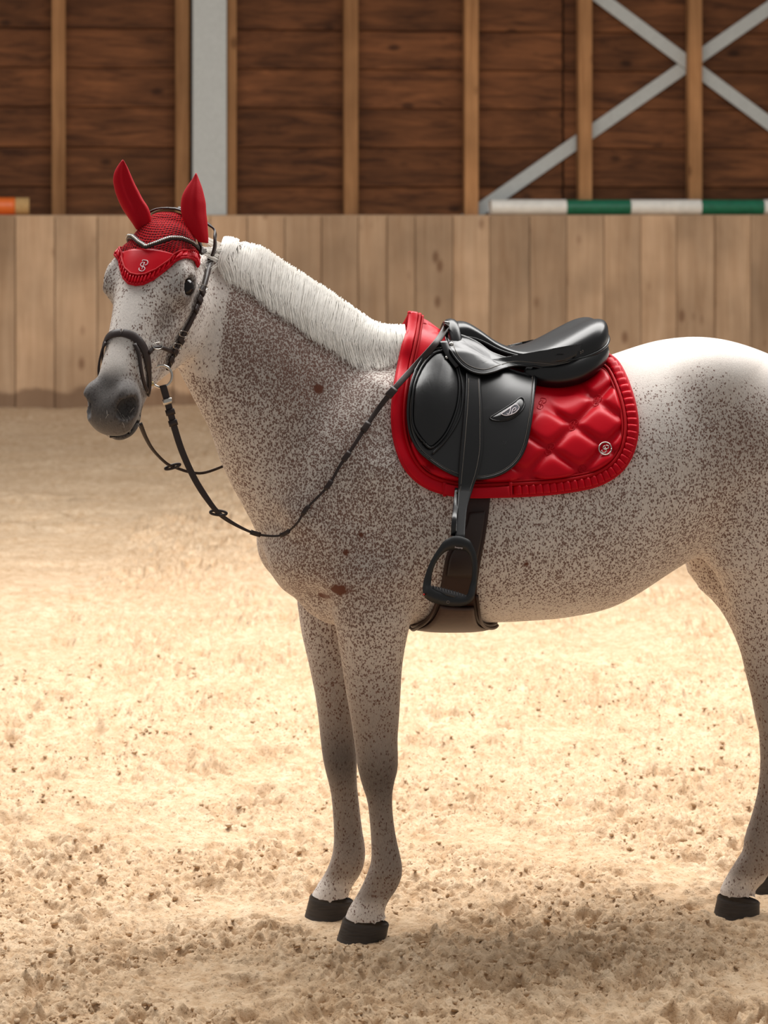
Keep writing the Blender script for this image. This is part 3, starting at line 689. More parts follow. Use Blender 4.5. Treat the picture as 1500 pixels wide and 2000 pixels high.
hoof_px(671, 760, 1797, 653, 752, 0.0)
hoof_px(606, 691, 1753, 591, 683, .21)
hoof_px(1402, 1484, 1754, 1391, 1484, .235)
hoof_px(1456, 1530, 1709, 1445, 1527, .475)
m_eye = simple('eye', srgb(20, 11, 8), .08, spec=.35)
for sg in (1, -1):
    bm = bmesh.new(); bmesh.ops.create_uvsphere(bm, u_segments=24, v_segments=16, radius=.0265); V = np.array([v.co[:] for v in bm.verts]); f = [tuple(v.index for v in q.verts) for q in bm.faces]; bm.free()
    mesh_obj('eye', V + HW(.220, sg * .099, -.047), f, m_eye, horse)
# mane: strands that fall from the crest over the near side of the neck
m_mane = simple('mane_hair', srgb(246, 241, 232), .5, spec=.3, sheen=.2, nscale=60, cvar=.10)
crestx = [412, 440, 500, 560, 620, 680, 740, 790]; cresty = [428, 438, 470, 508, 549, 590, 628, 640]
lowx = [412, 425, 445, 480, 520, 560, 600, 650, 690, 720, 750, 790]; lowy = [462, 500, 532, 552, 580, 610, 640, 676, 700, 706, 698, 668]
cyf = lambda x: float(np.interp(x, crestx, cresty)); lyf = lambda x: float(np.interp(x, lowx, lowy))
def ycrest(x): return float(np.interp(x, [408, 442, 490, 550, 620, 705, 790], [0.0, .015, .03, .04, .055, .09, .115]))
mr_ = np.random.default_rng(3); MV, MF = [], []
NS = 6500
for i in range(NS):
    x0 = 436 + 354 * (i + mr_.random()) / NS; long = mr_.random() ** .5; lock = math.sin(x0 * .31) * 3 + math.sin(x0 * .083 + 1) * 5
    ye = cyf(x0) + (lyf(x0) - cyf(x0)) * (.35 + .65 * long) + lock * .9 + mr_.normal() * 4; xe = x0 + mr_.normal() * 6 + lock * .7 + 3
    lift = .003 + .011 * mr_.random(); yc = ycrest(x0); pts, nr = [], []
    for t in np.linspace(0, 1, 8):
        px = x0 + (xe - x0) * t + math.sin(t * 5 + i) * 1.0; py = cyf(x0) - 5 + (ye - cyf(x0) + 5) * t ** 1.05
        g = W(px, py, yc + (.02 - .03 * mr_.random()) * (t < .05) - .10 * min(1, t * 1.8)); p, n = snap(g, lift * (1.35 - .75 * t)); pts.append(p); nr.append(n)
    P_ = np.array(pts); Nn = unit(np.array(nr)); T_ = unit(np.gradient(P_, axis=0)); S_ = unit(np.cross(T_, Nn)); wd = np.linspace(1, .25, 8)[:, None] * mr_.uniform(.0007, .0015)
    o = len(MV) * 16; MV.append(np.stack([P_ - S_ * wd, P_ + S_ * wd], 1).reshape(-1, 3)); MF.append(np.array([(o + 2 * k, o + 2 * k + 1, o + 2 * k + 3, o + 2 * k + 2) for k in range(7)]))
mane_me = fast_mesh('mane', np.vstack(MV), np.vstack(MF))
mane = finish('mane', mane_me, m_mane, horse); mane['label'] = 'short pulled white mane'
#%%TACK
# ------------------------------------------------------------------ tack: helpers that lay leather and cloth on the horse
def drape2(px, py, off=0.0, lat=.16):
    p, n = drape(px, py, off)
    if p is None: p, n = snap(wmid(px, py, lat), off)
    return p, n
def path3(pts, off, n, lat=.16):
    """pixel path laid on the near surface; returns evenly spaced points and normals"""
    q = arclen(pts, n); P_, N__ = zip(*[drape2(x, y, off, lat) for x, y in q]); return np.array(P_), np.array(N__)
def patch(outline, center, surf, nr=9, nth=80, th=.005, closed=True):
    """leather or cloth piece with a given outline; surf(px, py, r) gives point and outward normal"""
    o = arclen(list(outline) + [outline[0]], nth + 1)[:-1]; c = np.asarray(center, float)
    rs = np.r_[np.linspace(1, .12, nr) ** .8]; top, bot = [], []
    for r in rs:
        for x, y in c + (o - c) * r:
            p, n = surf(x, y, r); top.append(p); bot.append(p - n * th)
    p, n = surf(c[0], c[1], 0.0); m = len(top); V = np.vstack([top, bot, [p], [p - n * th]])
    f = grid_faces(nr, nth, wrap_v=True); f += [tuple(m + i for i in q[::-1]) for q in f]
    f += [((nr - 1) * nth + j, 2 * m, (nr - 1) * nth + (j + 1) % nth)[::-1] for j in range(nth)] + [(m + (nr - 1) * nth + j, 2 * m + 1, m + (nr - 1) * nth + (j + 1) % nth) for j in range(nth)]
    f += [(j, (j + 1) % nth, m + (j + 1) % nth, m + j) for j in range(nth)]
    return V, f
def fix_normals(o):
    bm = bmesh.new(); bm.from_mesh(o.data); bmesh.ops.recalc_face_normals(bm, faces=bm.faces); bm.to_mesh(o.data); bm.free(); return o
def put(thing_, name, VF, mat, smooth=True, parent=None):
    if isinstance(VF, list):
        return [put(thing_, name, x, mat, smooth, parent) for x in VF][0]
    o = mesh_obj(name, VF[0], VF[1], mat, parent or thing_, smooth); return fix_normals(o)
def both(VF):
    V, f = VF; V = np.asarray(V); return [(V, f), (mirror(V), [tuple(q[::-1]) for q in f])]
def px_of(p):
    d = D0 + p[1]; return 750 + F * p[0] / d, YH - F * (p[2] - CH) / d
def with_lat(px, py, lat): return wmid(px, py, lat)
def latof(p): return (p - MIDP) @ LATV
def satin(name, col, rough, nscale=0, nstr=0.0, bdist=.002):
    m = simple(name, col, rough, spec=.32, nscale=nscale, nstr=nstr, bdist=bdist); m.node_tree.nodes['Principled BSDF'].inputs['Specular Tint'].default_value = (1, .45, .5, 1); return m
m_red = satin('red_satin', srgb(200, 2, 26), .36, 60, .10)
m_redcord = satin('red_cord', srgb(176, 4, 16), .6)
m_redcotton = satin('red_cotton', srgb(186, 6, 26), .62, 240, .2, .001)
m_leather = simple('black_leather', srgb(14, 14, 16), .30, spec=.55, nscale=160, nstr=.12, cvar=.10, bdist=.0008)
m_leather2 = simple('worn_black_leather', srgb(17, 17, 20), .33, spec=.7, nscale=9, nstr=.05, cvar=.35)
m_brown = simple('dark_brown_leather', srgb(44, 28, 23), .42, spec=.5, nscale=200, nstr=.15, cvar=.12, bdist=.0006)
m_girth = simple('brown_girth_leather', srgb(48, 24, 16), .5, spec=.4, nscale=60, nstr=.15, cvar=.15)
m_guard = simple('belly_guard_leather', srgb(72, 50, 40), .48, spec=.4, nscale=60, nstr=.12, cvar=.15)
m_thread = simple('pale_stitching', srgb(120, 112, 104), .7)
m_metal = simple('polished_steel', srgb(205, 200, 192), .18, 1.0)
m_brass = simple('warm_steel', srgb(196, 176, 130), .25, 1.0)
m_blackmetal = simple('black_stirrup_alloy', srgb(22, 23, 25), .42, spec=.5)
m_grip = simple('stirrup_grip', srgb(52, 52, 54), .5, spec=.6, nscale=500, nstr=.8, cvar=.5)
m_whiteth = simple('white_embroidery', srgb(238, 226, 228), .6)
m_redmark = simple('red_enamel', srgb(210, 30, 24), .4)
def strokes(polys, place, r, scale=1.0, k=6):
    """thin raised strokes; place(dx, dy) gives point and normal for an offset in pixels"""
    parts = []
    for pl in polys:
        q = arclen(np.asarray(pl, float) * scale, max(6, 3 * len(pl))) if len(pl) > 2 else np.linspace(np.asarray(pl[0], float) * scale, np.asarray(pl[1], float) * scale, 5)
        pn = [place(x, y) for x, y in q]; parts.append(tube_mesh(np.array([a for a, b in pn]), r, k, up=np.array([b for a, b in pn])))
    return join(*parts)
def mono():
    P_ = [(650, 480), (680, 420), (760, 405), (930, 440), (985, 520), (950, 640), (880, 690), (800, 700)]
    S_ = [(720, 530), (620, 580), (560, 660), (580, 740), (640, 790), (740, 800), (800, 860), (800, 940), (740, 1020), (640, 1060), (520, 1030), (460, 960), (480, 870)]
    cv = lambda L: [((x - 720) / 30, (y - 740) / 30) for x, y in L]
    return [cv(P_), cv([(790, 540), (630, 940)]), cv(S_)]
MONO = mono()

# ---- saddle pad
pad = empty('saddle_pad', 'red satin quilted saddle pad with ruffled edge under the black saddle', 'saddle pad')
SP = [(799, 611), (835, 626), (880, 660), (930, 700), (1000, 726), (1080, 722), (1140, 702), (1183, 690)]
OUT = [(797, 609), (790, 650), (779, 700), (768, 760), (764, 815), (770, 865), (788, 912), (818, 945), (860, 964), (910, 972), (960, 972), (1040, 969), (1110, 962), (1170, 949), (1214, 922), (1238, 884), (1247, 838), (1242, 790), (1227, 742), (1208, 705), (1187, 689)]
NSS, NTT = 150, 64
Sx = arclen(SP, NSS); Ox = arclen(OUT, NSS); Oc = np.array([1000.0, 840.0])
O0 = np.array([1120.0, 830.0]); QA, QB = np.array([62, 41.5]), np.array([-46, 47.5]); Minv = np.linalg.inv(np.array([QA, QB]).T)
def quilt(px, py, edge):
    """height of the padded diamonds at a pixel of the pad; edge is the distance to the rim in px"""
    a, b_ = Minv @ (np.array([px, py]) - O0); da, db = abs(a - round(a)) * 62, abs(b_ - round(b_)) * 60
    dn = math.hypot(*(np.array([px, py]) - O0 - round(a) * QA - round(b_) * QB))
    h = min(1 - math.exp(-(da / 7.0) ** 2), 1 - math.exp(-(db / 7.0) ** 2)) * (1 - .9 * math.exp(-(dn / 15.0) ** 2))
    return .015 * h * max(0, min(1, (edge - 26) / 8))
Gp = np.zeros((NSS, NTT, 3)); Np_ = np.zeros_like(Gp)
oseg = arclen(OUT, 400)
for i in range(NSS):
    sp = wmid(Sx[i, 0], Sx[i, 1], 0.0)
    for j in range(NTT):
        t = j / (NTT - 1); px, py = Sx[i] + (Ox[i] - Sx[i]) * t
        e_ = np.sqrt(((oseg - [px, py]) ** 2).sum(1).min()) if t > .05 else 60
        p, n = drape2(px, py, .009 + quilt(px, py, e_), .10)
        w = sm(np.array(np.hypot(*(np.array([px, py]) - Sx[i]))), 0, 95) if Sx[i, 0] < 900 else sm(np.array(t), 0, .35)
        Gp[i, j] = sp * (1 - w) + p * w; Np_[i, j] = unit(n * w + np.array([0, 0, 1]) * (1 - w))
        if w < 1:                                   # keep the tented top outside the horse
            q, nn = snap(Gp[i, j]); dd = (Gp[i, j] - q) @ nn
            if dd < .012: Gp[i, j] = q + nn * .012
put(pad, 'quilted_panel', join(*both(shell(Gp, Np_, .006))), m_red)
def pad_at(px, py, off):
    p, n = drape2(px, py, off); return p, n
inn = []
for x, y in arclen(OUT, 120):
    v_ = Oc - np.array([x, y]); v_ = v_ / np.linalg.norm(v_); inn.append(np.array([x, y]) + v_ * 24)
inn = np.array(inn)
def edge_line(frac, n, off, lo=0.0, hi=1.0):
    """a line that follows the rim, frac px inside it"""
    o = arclen(OUT, 240); o = o[int(lo * 239):int(hi * 239) + 1]; o = arclen(o, n); T_ = unit(np.gradient(o, axis=0)); nrm = np.stack([T_[:, 1], -T_[:, 0]], 1)
    q = o + nrm * frac; P_, N__ = [], []
    for (x, y), k in zip(q, range(n)):
        i = np.argmin(((Gp[:, NTT // 3:].reshape(-1, 3)[:, :2] * 0).sum(1))) if False else 0
        p, nn = drape(x, y, off)
        if p is None or (y < 690 and x < 800):
            g = Gp.reshape(-1, 3); uv = np.stack([750 + F * g[:, 0] / (D0 + g[:, 1]), YH - F * (g[:, 2] - CH) / (D0 + g[:, 1])], 1); i = np.argmin(((uv - [x, y]) ** 2).sum(1)); nn = Np_.reshape(-1, 3)[i]; p = g[i] + nn * (off - .008)
        P_.append(p); N__.append(nn)
    P_, N__ = np.array(P_), np.array(N__)
    for _ in range(3):
        P_[1:-1] = (P_[:-2] + 2 * P_[1:-1] + P_[2:]) / 4; N__[1:-1] = unit(N__[:-2] + N__[1:-1] + N__[2:])
    return P_, N__
# sign check: the inside of the rim lies towards the pad's middle
_o = arclen(OUT, 240); _t = unit(np.gradient(_o, axis=0)); SGN = 1 if ((Oc - _o[120]) @ np.array([_t[120, 1], -_t[120, 0]])) > 0 else -1
P_, N__ = edge_line(SGN * 25, 160, .016); put(pad, 'piping', both(tube_mesh(P_, .0045, 8, up=N__)), m_redcord)
P_, N__ = edge_line(SGN * 31, 160, .014); put(pad, 'inner_piping', both(tube_mesh(P_, .0032, 8, up=N__)), m_redcord)
P_, N__ = edge_line(SGN * 3, 200, .010); put(pad, 'edge_binding', both(tube_mesh(P_, .0055, 8, up=N__)), m_redcotton)
P_, N__ = edge_line(SGN * 12, 110, .010, 0.0, .50); put(pad, 'front_band', both(ribbon(P_, N__, .026, .007, .4)), m_red)
NPL = 34; P_, N__ = edge_line(SGN * 12.5, NPL * 4 + 1, .012, .535, .995)
for k in range(NPL):                                   # each pleat of the ruffle
    seg = slice(4 * k, 4 * k + 5); c = P_[seg]; n_ = N__[seg]; T_ = unit(c[-1] - c[0]); S_ = unit(np.cross(T_, n_.mean(0))); rows_ = []
    for i in range(5):
        u = i / 4; lift = .0005 + .0105 * u - (.005 if i == 4 else 0)
        rows_.append([c[i] + T_ * (.0025 * u) + S_ * w_ + unit(n_[i]) * (lift + .002 * (1 - (w_ / .0125) ** 2)) for w_ in (-.0125, -.0065, 0, .0065, .0125)])
    G_ = np.array(rows_); put(pad, 'pleat', shell(G_, np.broadcast_to(unit(n_.mean(0)), G_.shape), .004), m_red)
for (i, j) in ((0, 0), (-1, 0), (0, -1), (1, -1), (0, 1), (1, 1), (1, 0), (-1, -1), (0, -2)):
    c = O0 + i * QA + j * QB
    if (i, j) == (1, 0) or c[0] < 1045 or c[0] > 1224 or c[1] > 940 or c[1] < 700: continue
    put(pad, 'embroidered_monogram', strokes(MONO, lambda dx, dy: pad_at(c[0] + dx, c[1] + dy, .0125), .0010), m_redcotton)
ec = np.array([1182, 876.0]); ring = [(12.2 * math.cos(a), 12.2 * math.sin(a)) for a in np.linspace(0, 2 * np.pi, 25)]
emb = put(pad, 'metal_emblem', join(strokes([ring], lambda dx, dy: pad_at(ec[0] + dx, ec[1] + dy, .020), .0019, 1, 8), strokes(MONO[2:] + [[(2, -8), (8, -6), (8, -1), (2, 1)], [(1, -3), (-3, 4)]], lambda dx, dy: pad_at(ec[0] + dx, ec[1] + dy, .020), .0016, .78)), m_metal); emb['label'] = 'round silver monogram emblem'

# ---- girth
girth = empty('girth', 'dark brown leather girth with belly guard under the stirrup', 'girth')
AXZ = 1.02
def belly(bx, ph, off):
    a = MIDP - FWD * bx + np.array([0, 0, AXZ]); d = math.cos(ph) * LATV - math.sin(ph) * np.array([0, 0, 1.0])
    loc, n, i, t = BVH.ray_cast(Vector(a + d * .62), Vector(-d)); loc = np.array(loc); n = np.array(n); n = n if n @ d > 0 else -n
    return loc + n * off, n
GR = [(942, 922, 962), (968, 907, 958), (1010, 908, 953), (1050, 893, 947), (1080, 873, 941), (1112, 866, 935), (1145, 860, 931), (1175, 850, 934)]
rows_ = []
for y, l, r in GR:
    q = [drape2(x, y)[0] for x in (l, r)]; b_ = [(x - MIDP) @ -FWD for x in q]; m_ = (q[0] + q[1]) / 2
    rows_.append((math.atan2(AXZ - m_[2], latof(m_)), b_[0], b_[1]))
def bx_of(px, y, lat): p = wmid(px, y, lat); return (p - MIDP) @ -FWD
lastph = rows_[-1][0]
for k, (l, r) in zip((.3, .55, .8, 1.0), ((836, 942), (818, 956), (806, 968), (800, 972))):
    ph_ = lastph + (math.pi / 2 - lastph) * k; rows_.append((ph_, bx_of(l, 1205, .25 * math.cos(ph_)), bx_of(r, 1205, .25 * math.cos(ph_))))
rr = arclen(rows_, 60)
def girth_sheet(i0, i1, off, pad_=0.0, bul=0.0):
    G_, N_g = [], []
    for ph, l, r in rr[i0:i1]:
        u = np.linspace(0, 1, 13); pn = [belly(l - pad_ + (r - l + 2 * pad_) * x, ph, off + bul * (1 - (2 * x - 1) ** 4)) for x in u]; G_.append([a for a, b in pn]); N_g.append([b for a, b in pn])
    return np.array(G_), np.array(N_g)
G_, N_g = girth_sheet(0, 60, .012); put(girth, 'strap', join(*both(shell(G_, N_g, .008))), m_girth)
G_, N_g = girth_sheet(30, 60, .020, -.012, .006); put(girth, 'belly_guard', join(*both(shell(G_, N_g, .008))), m_guard)
for sd_ in (0, 2):
    l = np.array([belly(r[1 + (sd_ > 0)], r[0], .016)[0] for r in rr[26:]]); nn = np.array([belly(r[1 + (sd_ > 0)], r[0], .016)[1] for r in rr[26:]])
    put(girth, 'edge_roll', both(tube_mesh(l, .004, 8, up=nn)), m_girth)
G_, N_g = girth_sheet(6, 22, .021, -.010); put(girth, 'elastic_end', shell(G_, N_g, .006), m_brown)
P_, N__ = path3([(868, 955), (905, 962), (950, 963), (995, 960)], .030, 24); put(pad, 'girth_loop', ribbon(P_, N__, .027, .004), m_redcotton)
for x in (868, 996):
    P_, N__ = path3([(x, 944), (x, 957), (x, 970)], .012, 8); put(pad, 'loop_end', ribbon(P_, N__, .009, .018), m_redcotton)

# ---- saddle
sad = empty('saddle', 'black leather close contact saddle resting on the red saddle pad', 'saddle')
def on_horse(off): return lambda x, y, r: drape2(x, y, off, .14)
FLAP = [(868, 668), (845, 676), (826, 698), (808, 732), (799, 775), (796, 815), (802, 850), (818, 880), (846, 904), (875, 922), (905, 934), (945, 936), (980, 926), (1008, 906), (1026, 876), (1036, 836), (1042, 790), (1047, 716), (1000, 706), (940, 700), (900, 690)]
def flap_surf(x, y, r): return drape2(x, y, .040 - .006 * max(0, min(1, (y - 800) / 130)), .14)
put(sad, 'flap', both(patch(FLAP, (925, 810), flap_surf, 10, 120, .007)), m_leather2)
KB = [(868, 684), (848, 690), (826, 714), (810, 750), (805, 790), (806, 826), (818, 852), (838, 874), (853, 868), (872, 846), (888, 812), (896, 780), (897, 745), (888, 708)]
def dome(base, h, p=2.0): return lambda x, y, r: drape2(x, y, base + h * (1 - r ** p), .14)
put(sad, 'knee_block', both(patch(KB, (850, 775), dome(.041, .022, 2.4), 12, 100, .006)), m_leather)
P_, N__ = path3(KB + [KB[0]], .044, 120); put(sad, 'knee_piping', both(tube_mesh(P_, .0032, 8, up=N__)), m_leather)
FE = [(866, 672), (845, 678), (826, 700), (808, 734), (799, 776), (797, 815), (803, 850), (819, 880), (846, 903), (875, 921), (905, 932), (945, 934), (980, 924), (1007, 904), (1024, 876), (1034, 836), (1040, 790), (1045, 722)]
q_ = arclen(FE, 150); P_, N__ = map(np.array, zip(*[flap_surf(x, y, 1) for x, y in q_])); put(sad, 'flap_edge', both(tube_mesh(P_, .0042, 8, up=N__)), m_leather)
q_ = arclen([(x + (925 - x) * .035, y + (815 - y) * .035) for x, y in FE], 240); P_, N__ = map(np.array, zip(*[drape2(x, y, .0405 - .006 * max(0, min(1, (y - 800) / 130))) for x, y in q_])); put(sad, 'flap_stitching', tube_mesh(P_ + N__ * .0006, .0007, 5, up=N__), m_thread)
P_, N__ = path3([(893, 705), (903, 750), (903, 790), (893, 825), (870, 860), (845, 886)], .046, 60); put(sad, 'flap_welt', tube_mesh(P_, .003, 8, up=N__), m_leather)
# seat
ST = [(866, 646, 662, .035), (876, 634, 661, .05), (890, 628, 660, .06), (908, 628, 660, .066), (930, 640, 668, .075), (958, 661, 684, .09), (985, 674, 694, .108), (1012, 677, 700, .125), (1045, 669, 704, .142), (1078, 652, 704, .155), (1108, 634, 699, .16), (1136, 619, 688, .155), (1156, 614, 675, .135), (1168, 618, 662, .10), (1174, 630, 652, .055)]
st = catmull(ST, 56); seat = []
for px, ty, by, w in st:
    z1 = wmid(px, ty)[2]; e0 = wmid(px, by, w); z0 = e0[2]; bx = (wmid(px, (ty + by) / 2, 0) - MIDP) @ -FWD; row = []
    dish = .012 * sm(np.array(px), 1030, 1130)
    for ph in np.linspace(0, math.pi, 29):
        lat_ = w * math.cos(ph) * (1.0); s_ = abs(math.sin(ph)); z = z0 + (z1 - z0) * s_ ** .62 - dish * s_ ** 8
        row.append(MIDP - FWD * bx + LATV * lat_ + np.array([0, 0, z]))
    row = [row[0] - LATV * .012 - [0, 0, .035]] + row + [row[-1] + LATV * .012 - [0, 0, .035]]
    seat.append(row)
seat = np.array(seat)
V, f = shell(seat, -gnormals(seat) if gnormals(seat)[20, 14][2] < 0 else gnormals(seat), .012); put(sad, 'seat', (V, f), m_leather)
put(sad, 'seat_welt', both(tube_mesh(seat[:, 1], .0042, 8)), m_leather)
# pommel head
put(sad, 'pommel', tube_mesh(np.array([MIDP - FWD * ((wmid(880, 650) - MIDP) @ -FWD) + LATV * l + np.array([0, 0, wmid(880, 637 + 42 * (abs(l) / .075) ** 2.2)[2]]) for l in np.linspace(-.078, .078, 25)]), .021, 14, up=FWD), m_leather)
seam = lambda px: float(np.interp(px, [s[0] for s in ST], [s[3] for s in ST]))
SK = [(870, 646), (886, 650), (908, 655), (935, 668), (962, 687), (1000, 700), (1040, 706), (1078, 708), (1110, 703), (1138, 692), (1160, 677), (1170, 664), (1174, 672), (1166, 690), (1140, 707), (1110, 717), (1070, 720), (1043, 716), (1010, 714), (985, 719), (965, 726), (945, 730), (925, 727), (905, 716), (890, 700), (880, 684), (872, 664)]
def skirt_surf(off):
    def f_(x, y, r):
        p, n = drape2(x, y, .056, .14); yb_ = float(np.interp(x, [q[0] for q in ST], [q[2] for q in ST])); a = float(sm(np.array(y), yb_ - 6, yb_ + 26)); s0 = seam(x) + .003; lt = s0 * (1 - a) + max(latof(p), s0 - .01) * a
        return wmid(x, y, lt + off), unit(LATV * .9 + np.array([0, 0, .45]))
    return f_
put(sad, 'skirt', both(patch(SK, (960, 702), skirt_surf(0.0), 8, 120, .006)), m_leather2)
q_ = arclen(SK[12:] + [SK[0]], 110); P_ = np.array([skirt_surf(.001)(x, y, 1)[0] for x, y in q_]); put(sad, 'skirt_edge', both(tube_mesh(P_, .003, 7)), m_leather)
q_ = arclen([(882, 660), (888, 680), (898, 698), (912, 711), (930, 719), (950, 721), (975, 713), (1005, 706), (1045, 708), (1090, 711), (1125, 702), (1152, 688)], 160); P_ = np.array([skirt_surf(.001)(x, y, 1)[0] for x, y in q_]); put(sad, 'skirt_stitching', tube_mesh(P_, .0008, 5), m_thread)
# panel under the cantle
PN = [(1030, 728, .030, .10), (1060, 733, .032, .125), (1095, 733, .034, .14), (1128, 724, .035, .145), (1152, 708, .034, .135), (1168, 690, .03, .115), (1173, 676, .022, .09)]
pn = catmull(PN, 40); P_ = np.array([wmid(a, b_, l) for a, b_, r, l in pn]); put(sad, 'rear_panel', both(tube_mesh(P_, pn[:, 2], 16)), m_leather)
for k, dy in enumerate((-22, -12)):
    P_ = np.array([wmid(a, b_ + dy, l + .012 + .006 * k) for a, b_, r, l in pn[4:]]); put(sad, 'panel_welt', both(tube_mesh(P_, .0036, 8)), m_leather)
P_ = np.array([wmid(a, b_, l) for a, b_, l in ((1040, 716, .10), (1090, 715, .11), (1130, 702, .11), (1158, 682, .09), (1168, 664, .06))]); put(sad, 'cantle_filler', both(tube_mesh(catmull(P_, 24), .022, 12)), m_leather)
for k in range(9):                                     # the small embroidered lettering under the cantle
    x, y = 1134 + k * 3.9, 689 - k * 2.5 - (k > 4) * (k - 4) * 1.2; l = seam(x) + .004
    pl = [(x - 1.3, y - 1.8), (x + .9, y - 2.2), (x + 1.1, y), (x - 1, y + .6), (x - .8, y + 2), (x + 1.2, y + 1.6)]
    P_ = np.array([wmid(a, b_, l + .003) for a, b_ in arclen(pl, 10)]); o = put(sad, 'cantle_lettering', tube_mesh(P_, .0007, 5), m_redmark if k > 4 else m_thread)
def disc(px, py, off, r, h, k=18, surf=None):
    p, n = surf(px, py, 1) if surf else drape2(px, py, off); u = unit(np.cross(n, [0, 0, 1.0])); v_ = np.cross(n, u); a = np.linspace(0, 2 * np.pi, k, endpoint=False); V = []
    for rr_, hh_ in ((1, 0), (1, .5), (.8, .9), (.4, 1.05)): V.append(p + n * h * hh_ + r * rr_ * (np.cos(a)[:, None] * u + np.sin(a)[:, None] * v_))
    return np.vstack(V), grid_faces(4, k, wrap_v=True) + [tuple(range(k))[::-1], tuple(3 * k + i for i in range(k))]
put(sad, 'stud', disc(881, 673, 0, .0065, .006, surf=skirt_surf(.001)), m_metal)
put(sad, 'stud', disc(872, 699, .047, .0045, .005), m_metal)
P_, N__ = path3([(866, 668), (872, 684), (882, 700), (895, 716)], .048, 16); put(sad, 'front_tab', ribbon(P_, N__, .022, .005), m_leather)
# badge
BG = [(957, 816), (1000, 789), (1014, 778), (1020, 777), (1024, 783), (1024, 793), (1018, 803), (1005, 814), (992, 820), (975, 822), (961, 820)]
bd = put(sad, 'badge_pocket', patch(BG, (1000, 806), dome(.040, .007, 3), 7, 60, .006), m_leather)
P_, N__ = path3(BG + [BG[0]], .0405, 70); put(sad, 'badge_rim', tube_mesh(P_, .0022, 7, up=N__), m_leather, parent=bd)
PQ = [(979, 808), (994, 798), (1007, 789), (1011, 791), (1014, 797), (1006, 806), (993, 811), (984, 811)]
m_plaque = simple('grey_plaque', srgb(112, 112, 118), .35, .3)
put(sad, 'badge_plaque', patch(PQ, (998, 802), on_horse(.0485), 4, 40, .002), m_plaque, parent=bd)
put(sad, 'badge_letters', join(strokes([[(a - 998, b_ - 802) for a, b_ in PQ + [PQ[0]]], [(-1, -6), (-2, 2), (-5, 7), (-8, 6)], [(1, 8), (3, -2), (8, -6), (9, -2), (4, 1)]], lambda dx, dy: drape2(998 + dx, 802 + dy, .0498), .0009)), m_whiteth, parent=bd)
P_, N__ = path3([(978, 860), (984, 864), (990, 862), (986, 868), (980, 867)], .0365, 14); put(sad, 'embossed_mark', tube_mesh(P_, .0008, 5, up=N__), m_leather)

# ---- stirrup with its leather
stp = empty('stirrup', 'black safety stirrup hanging on its leather beside the girth', 'stirrup')
YST = -.255
LR = [(722, 911, 938, .050), (760, 910, 940, .050), (800, 907, 943, .050), (840, 903, 944, .049), (880, 899, 944, .048), (920, 896, 936, .048), (950, 895, 925, .05), (985, 893, 914, None), (1015, 891, 910, None), (1048, 889, 908, None), (1066, 889, 907, None)]
G_ = []
y950 = drape2(905, 950, .05)[0][1]
for y, l, r, of in catmull([(a, b_, c, 0 if d is None else d) for a, b_, c, d in LR], 44):
    row = []
    for u in np.linspace(0, 1, 7):
        x = l + (r - l) * u
        if y <= 950: row.append(drape2(x, y, .050)[0])
        else: row.append(W(x, y, y950 + (YST - .008 - y950) * min(1, (y - 950) / 100)))
    G_.append(row)
G_ = np.array(G_); N_g = gnormals(G_); N_g = N_g if N_g[10, 3][1] < 0 else -N_g
put(stp, 'leather', shell(G_, N_g, .005), m_leather)
P_ = np.array([W(a, b_, c) for a, b_, c in ((893, 955, y950 + .012), (890, 985, y950 * .6 + YST * .4 + .012), (887, 1015, YST + .010), (885, 1046, YST + .010))]); put(stp, 'inner_strap', ribbon(catmull(P_, 16), np.array([[0, -1.0, 0]] * 16), .013, .004), m_leather)
for e_ in (0, 6):
    put(stp, 'leather_stitching', tube_mesh(G_[2:28, 1 if e_ == 0 else 5] + N_g[2:28, 3] * .0006, .0006, 5), m_thread)
put(stp, 'buckle', tube_mesh(np.array([W(a, b_, y950 - .004) for a, b_ in ((893, 961), (891, 972), (888, 977), (890, 966))]), .0016, 6, closed=True), m_brass)
SO = [(885, 1047), (868, 1056), (855, 1073), (841, 1096), (831, 1121), (826, 1143), (826, 1158), (832, 1169), (846, 1177), (872, 1183), (898, 1184), (915, 1179), (925, 1169), (929, 1151), (932, 1130), (933, 1104), (930, 1082), (924, 1067), (918, 1056), (907, 1050), (896, 1047)]
SI = [(884, 1074), (872, 1077), (862, 1085), (852, 1099), (845, 1117), (842, 1138), (842, 1146), (846, 1151), (856, 1156), (874, 1162), (895, 1166), (908, 1166), (913, 1160), (917, 1146), (921, 1130), (922, 1108), (919, 1090), (915, 1082), (910, 1077), (902, 1075), (894, 1074)]
a_, b_ = [np.vstack([catmull(np.array(L_ + [L_[0]]), 121)[:-1]]) for L_ in (SO, SI)]
wd_ = .011 + .016 * sm(a_[:, 1], 1130, 1172)
rings_ = [np.array([W(x, y, YST + s_ * w_) for (x, y), w_ in zip(L_, wd_)]) for L_, s_ in ((a_, -1), (a_, 1), (b_, 1), (b_, -1))]
for r_ in (0, 1): rings_[r_] = rings_[r_] + (rings_[3 - r_] - rings_[r_]) * .0
V = np.stack(rings_, 1); mid_ = (rings_[0] + rings_[3]) / 2 + np.array([0, -.0025, 0]); V = np.stack([rings_[0], rings_[1], rings_[2], rings_[3], mid_], 1)
put(stp, 'frame', (V.reshape(-1, 3), grid_faces(120, 5, wrap_u=True, wrap_v=True)), m_blackmetal)
tr = []; tc_ = W(879, 1157, YST); tx = unit(W(922, 1170, YST) - W(836, 1146, YST)); a = np.linspace(0, 2 * np.pi, 40, endpoint=False)
for sc__, hh_ in ((1, -.006), (1, 0), (.9, .002), (.0, .002)): tr.append(tc_ + sc__ * (.058 * np.cos(a)[:, None] * tx + .028 * np.sin(a)[:, None] * np.array([0, 1.0, 0])) + np.array([0, 0, hh_]))
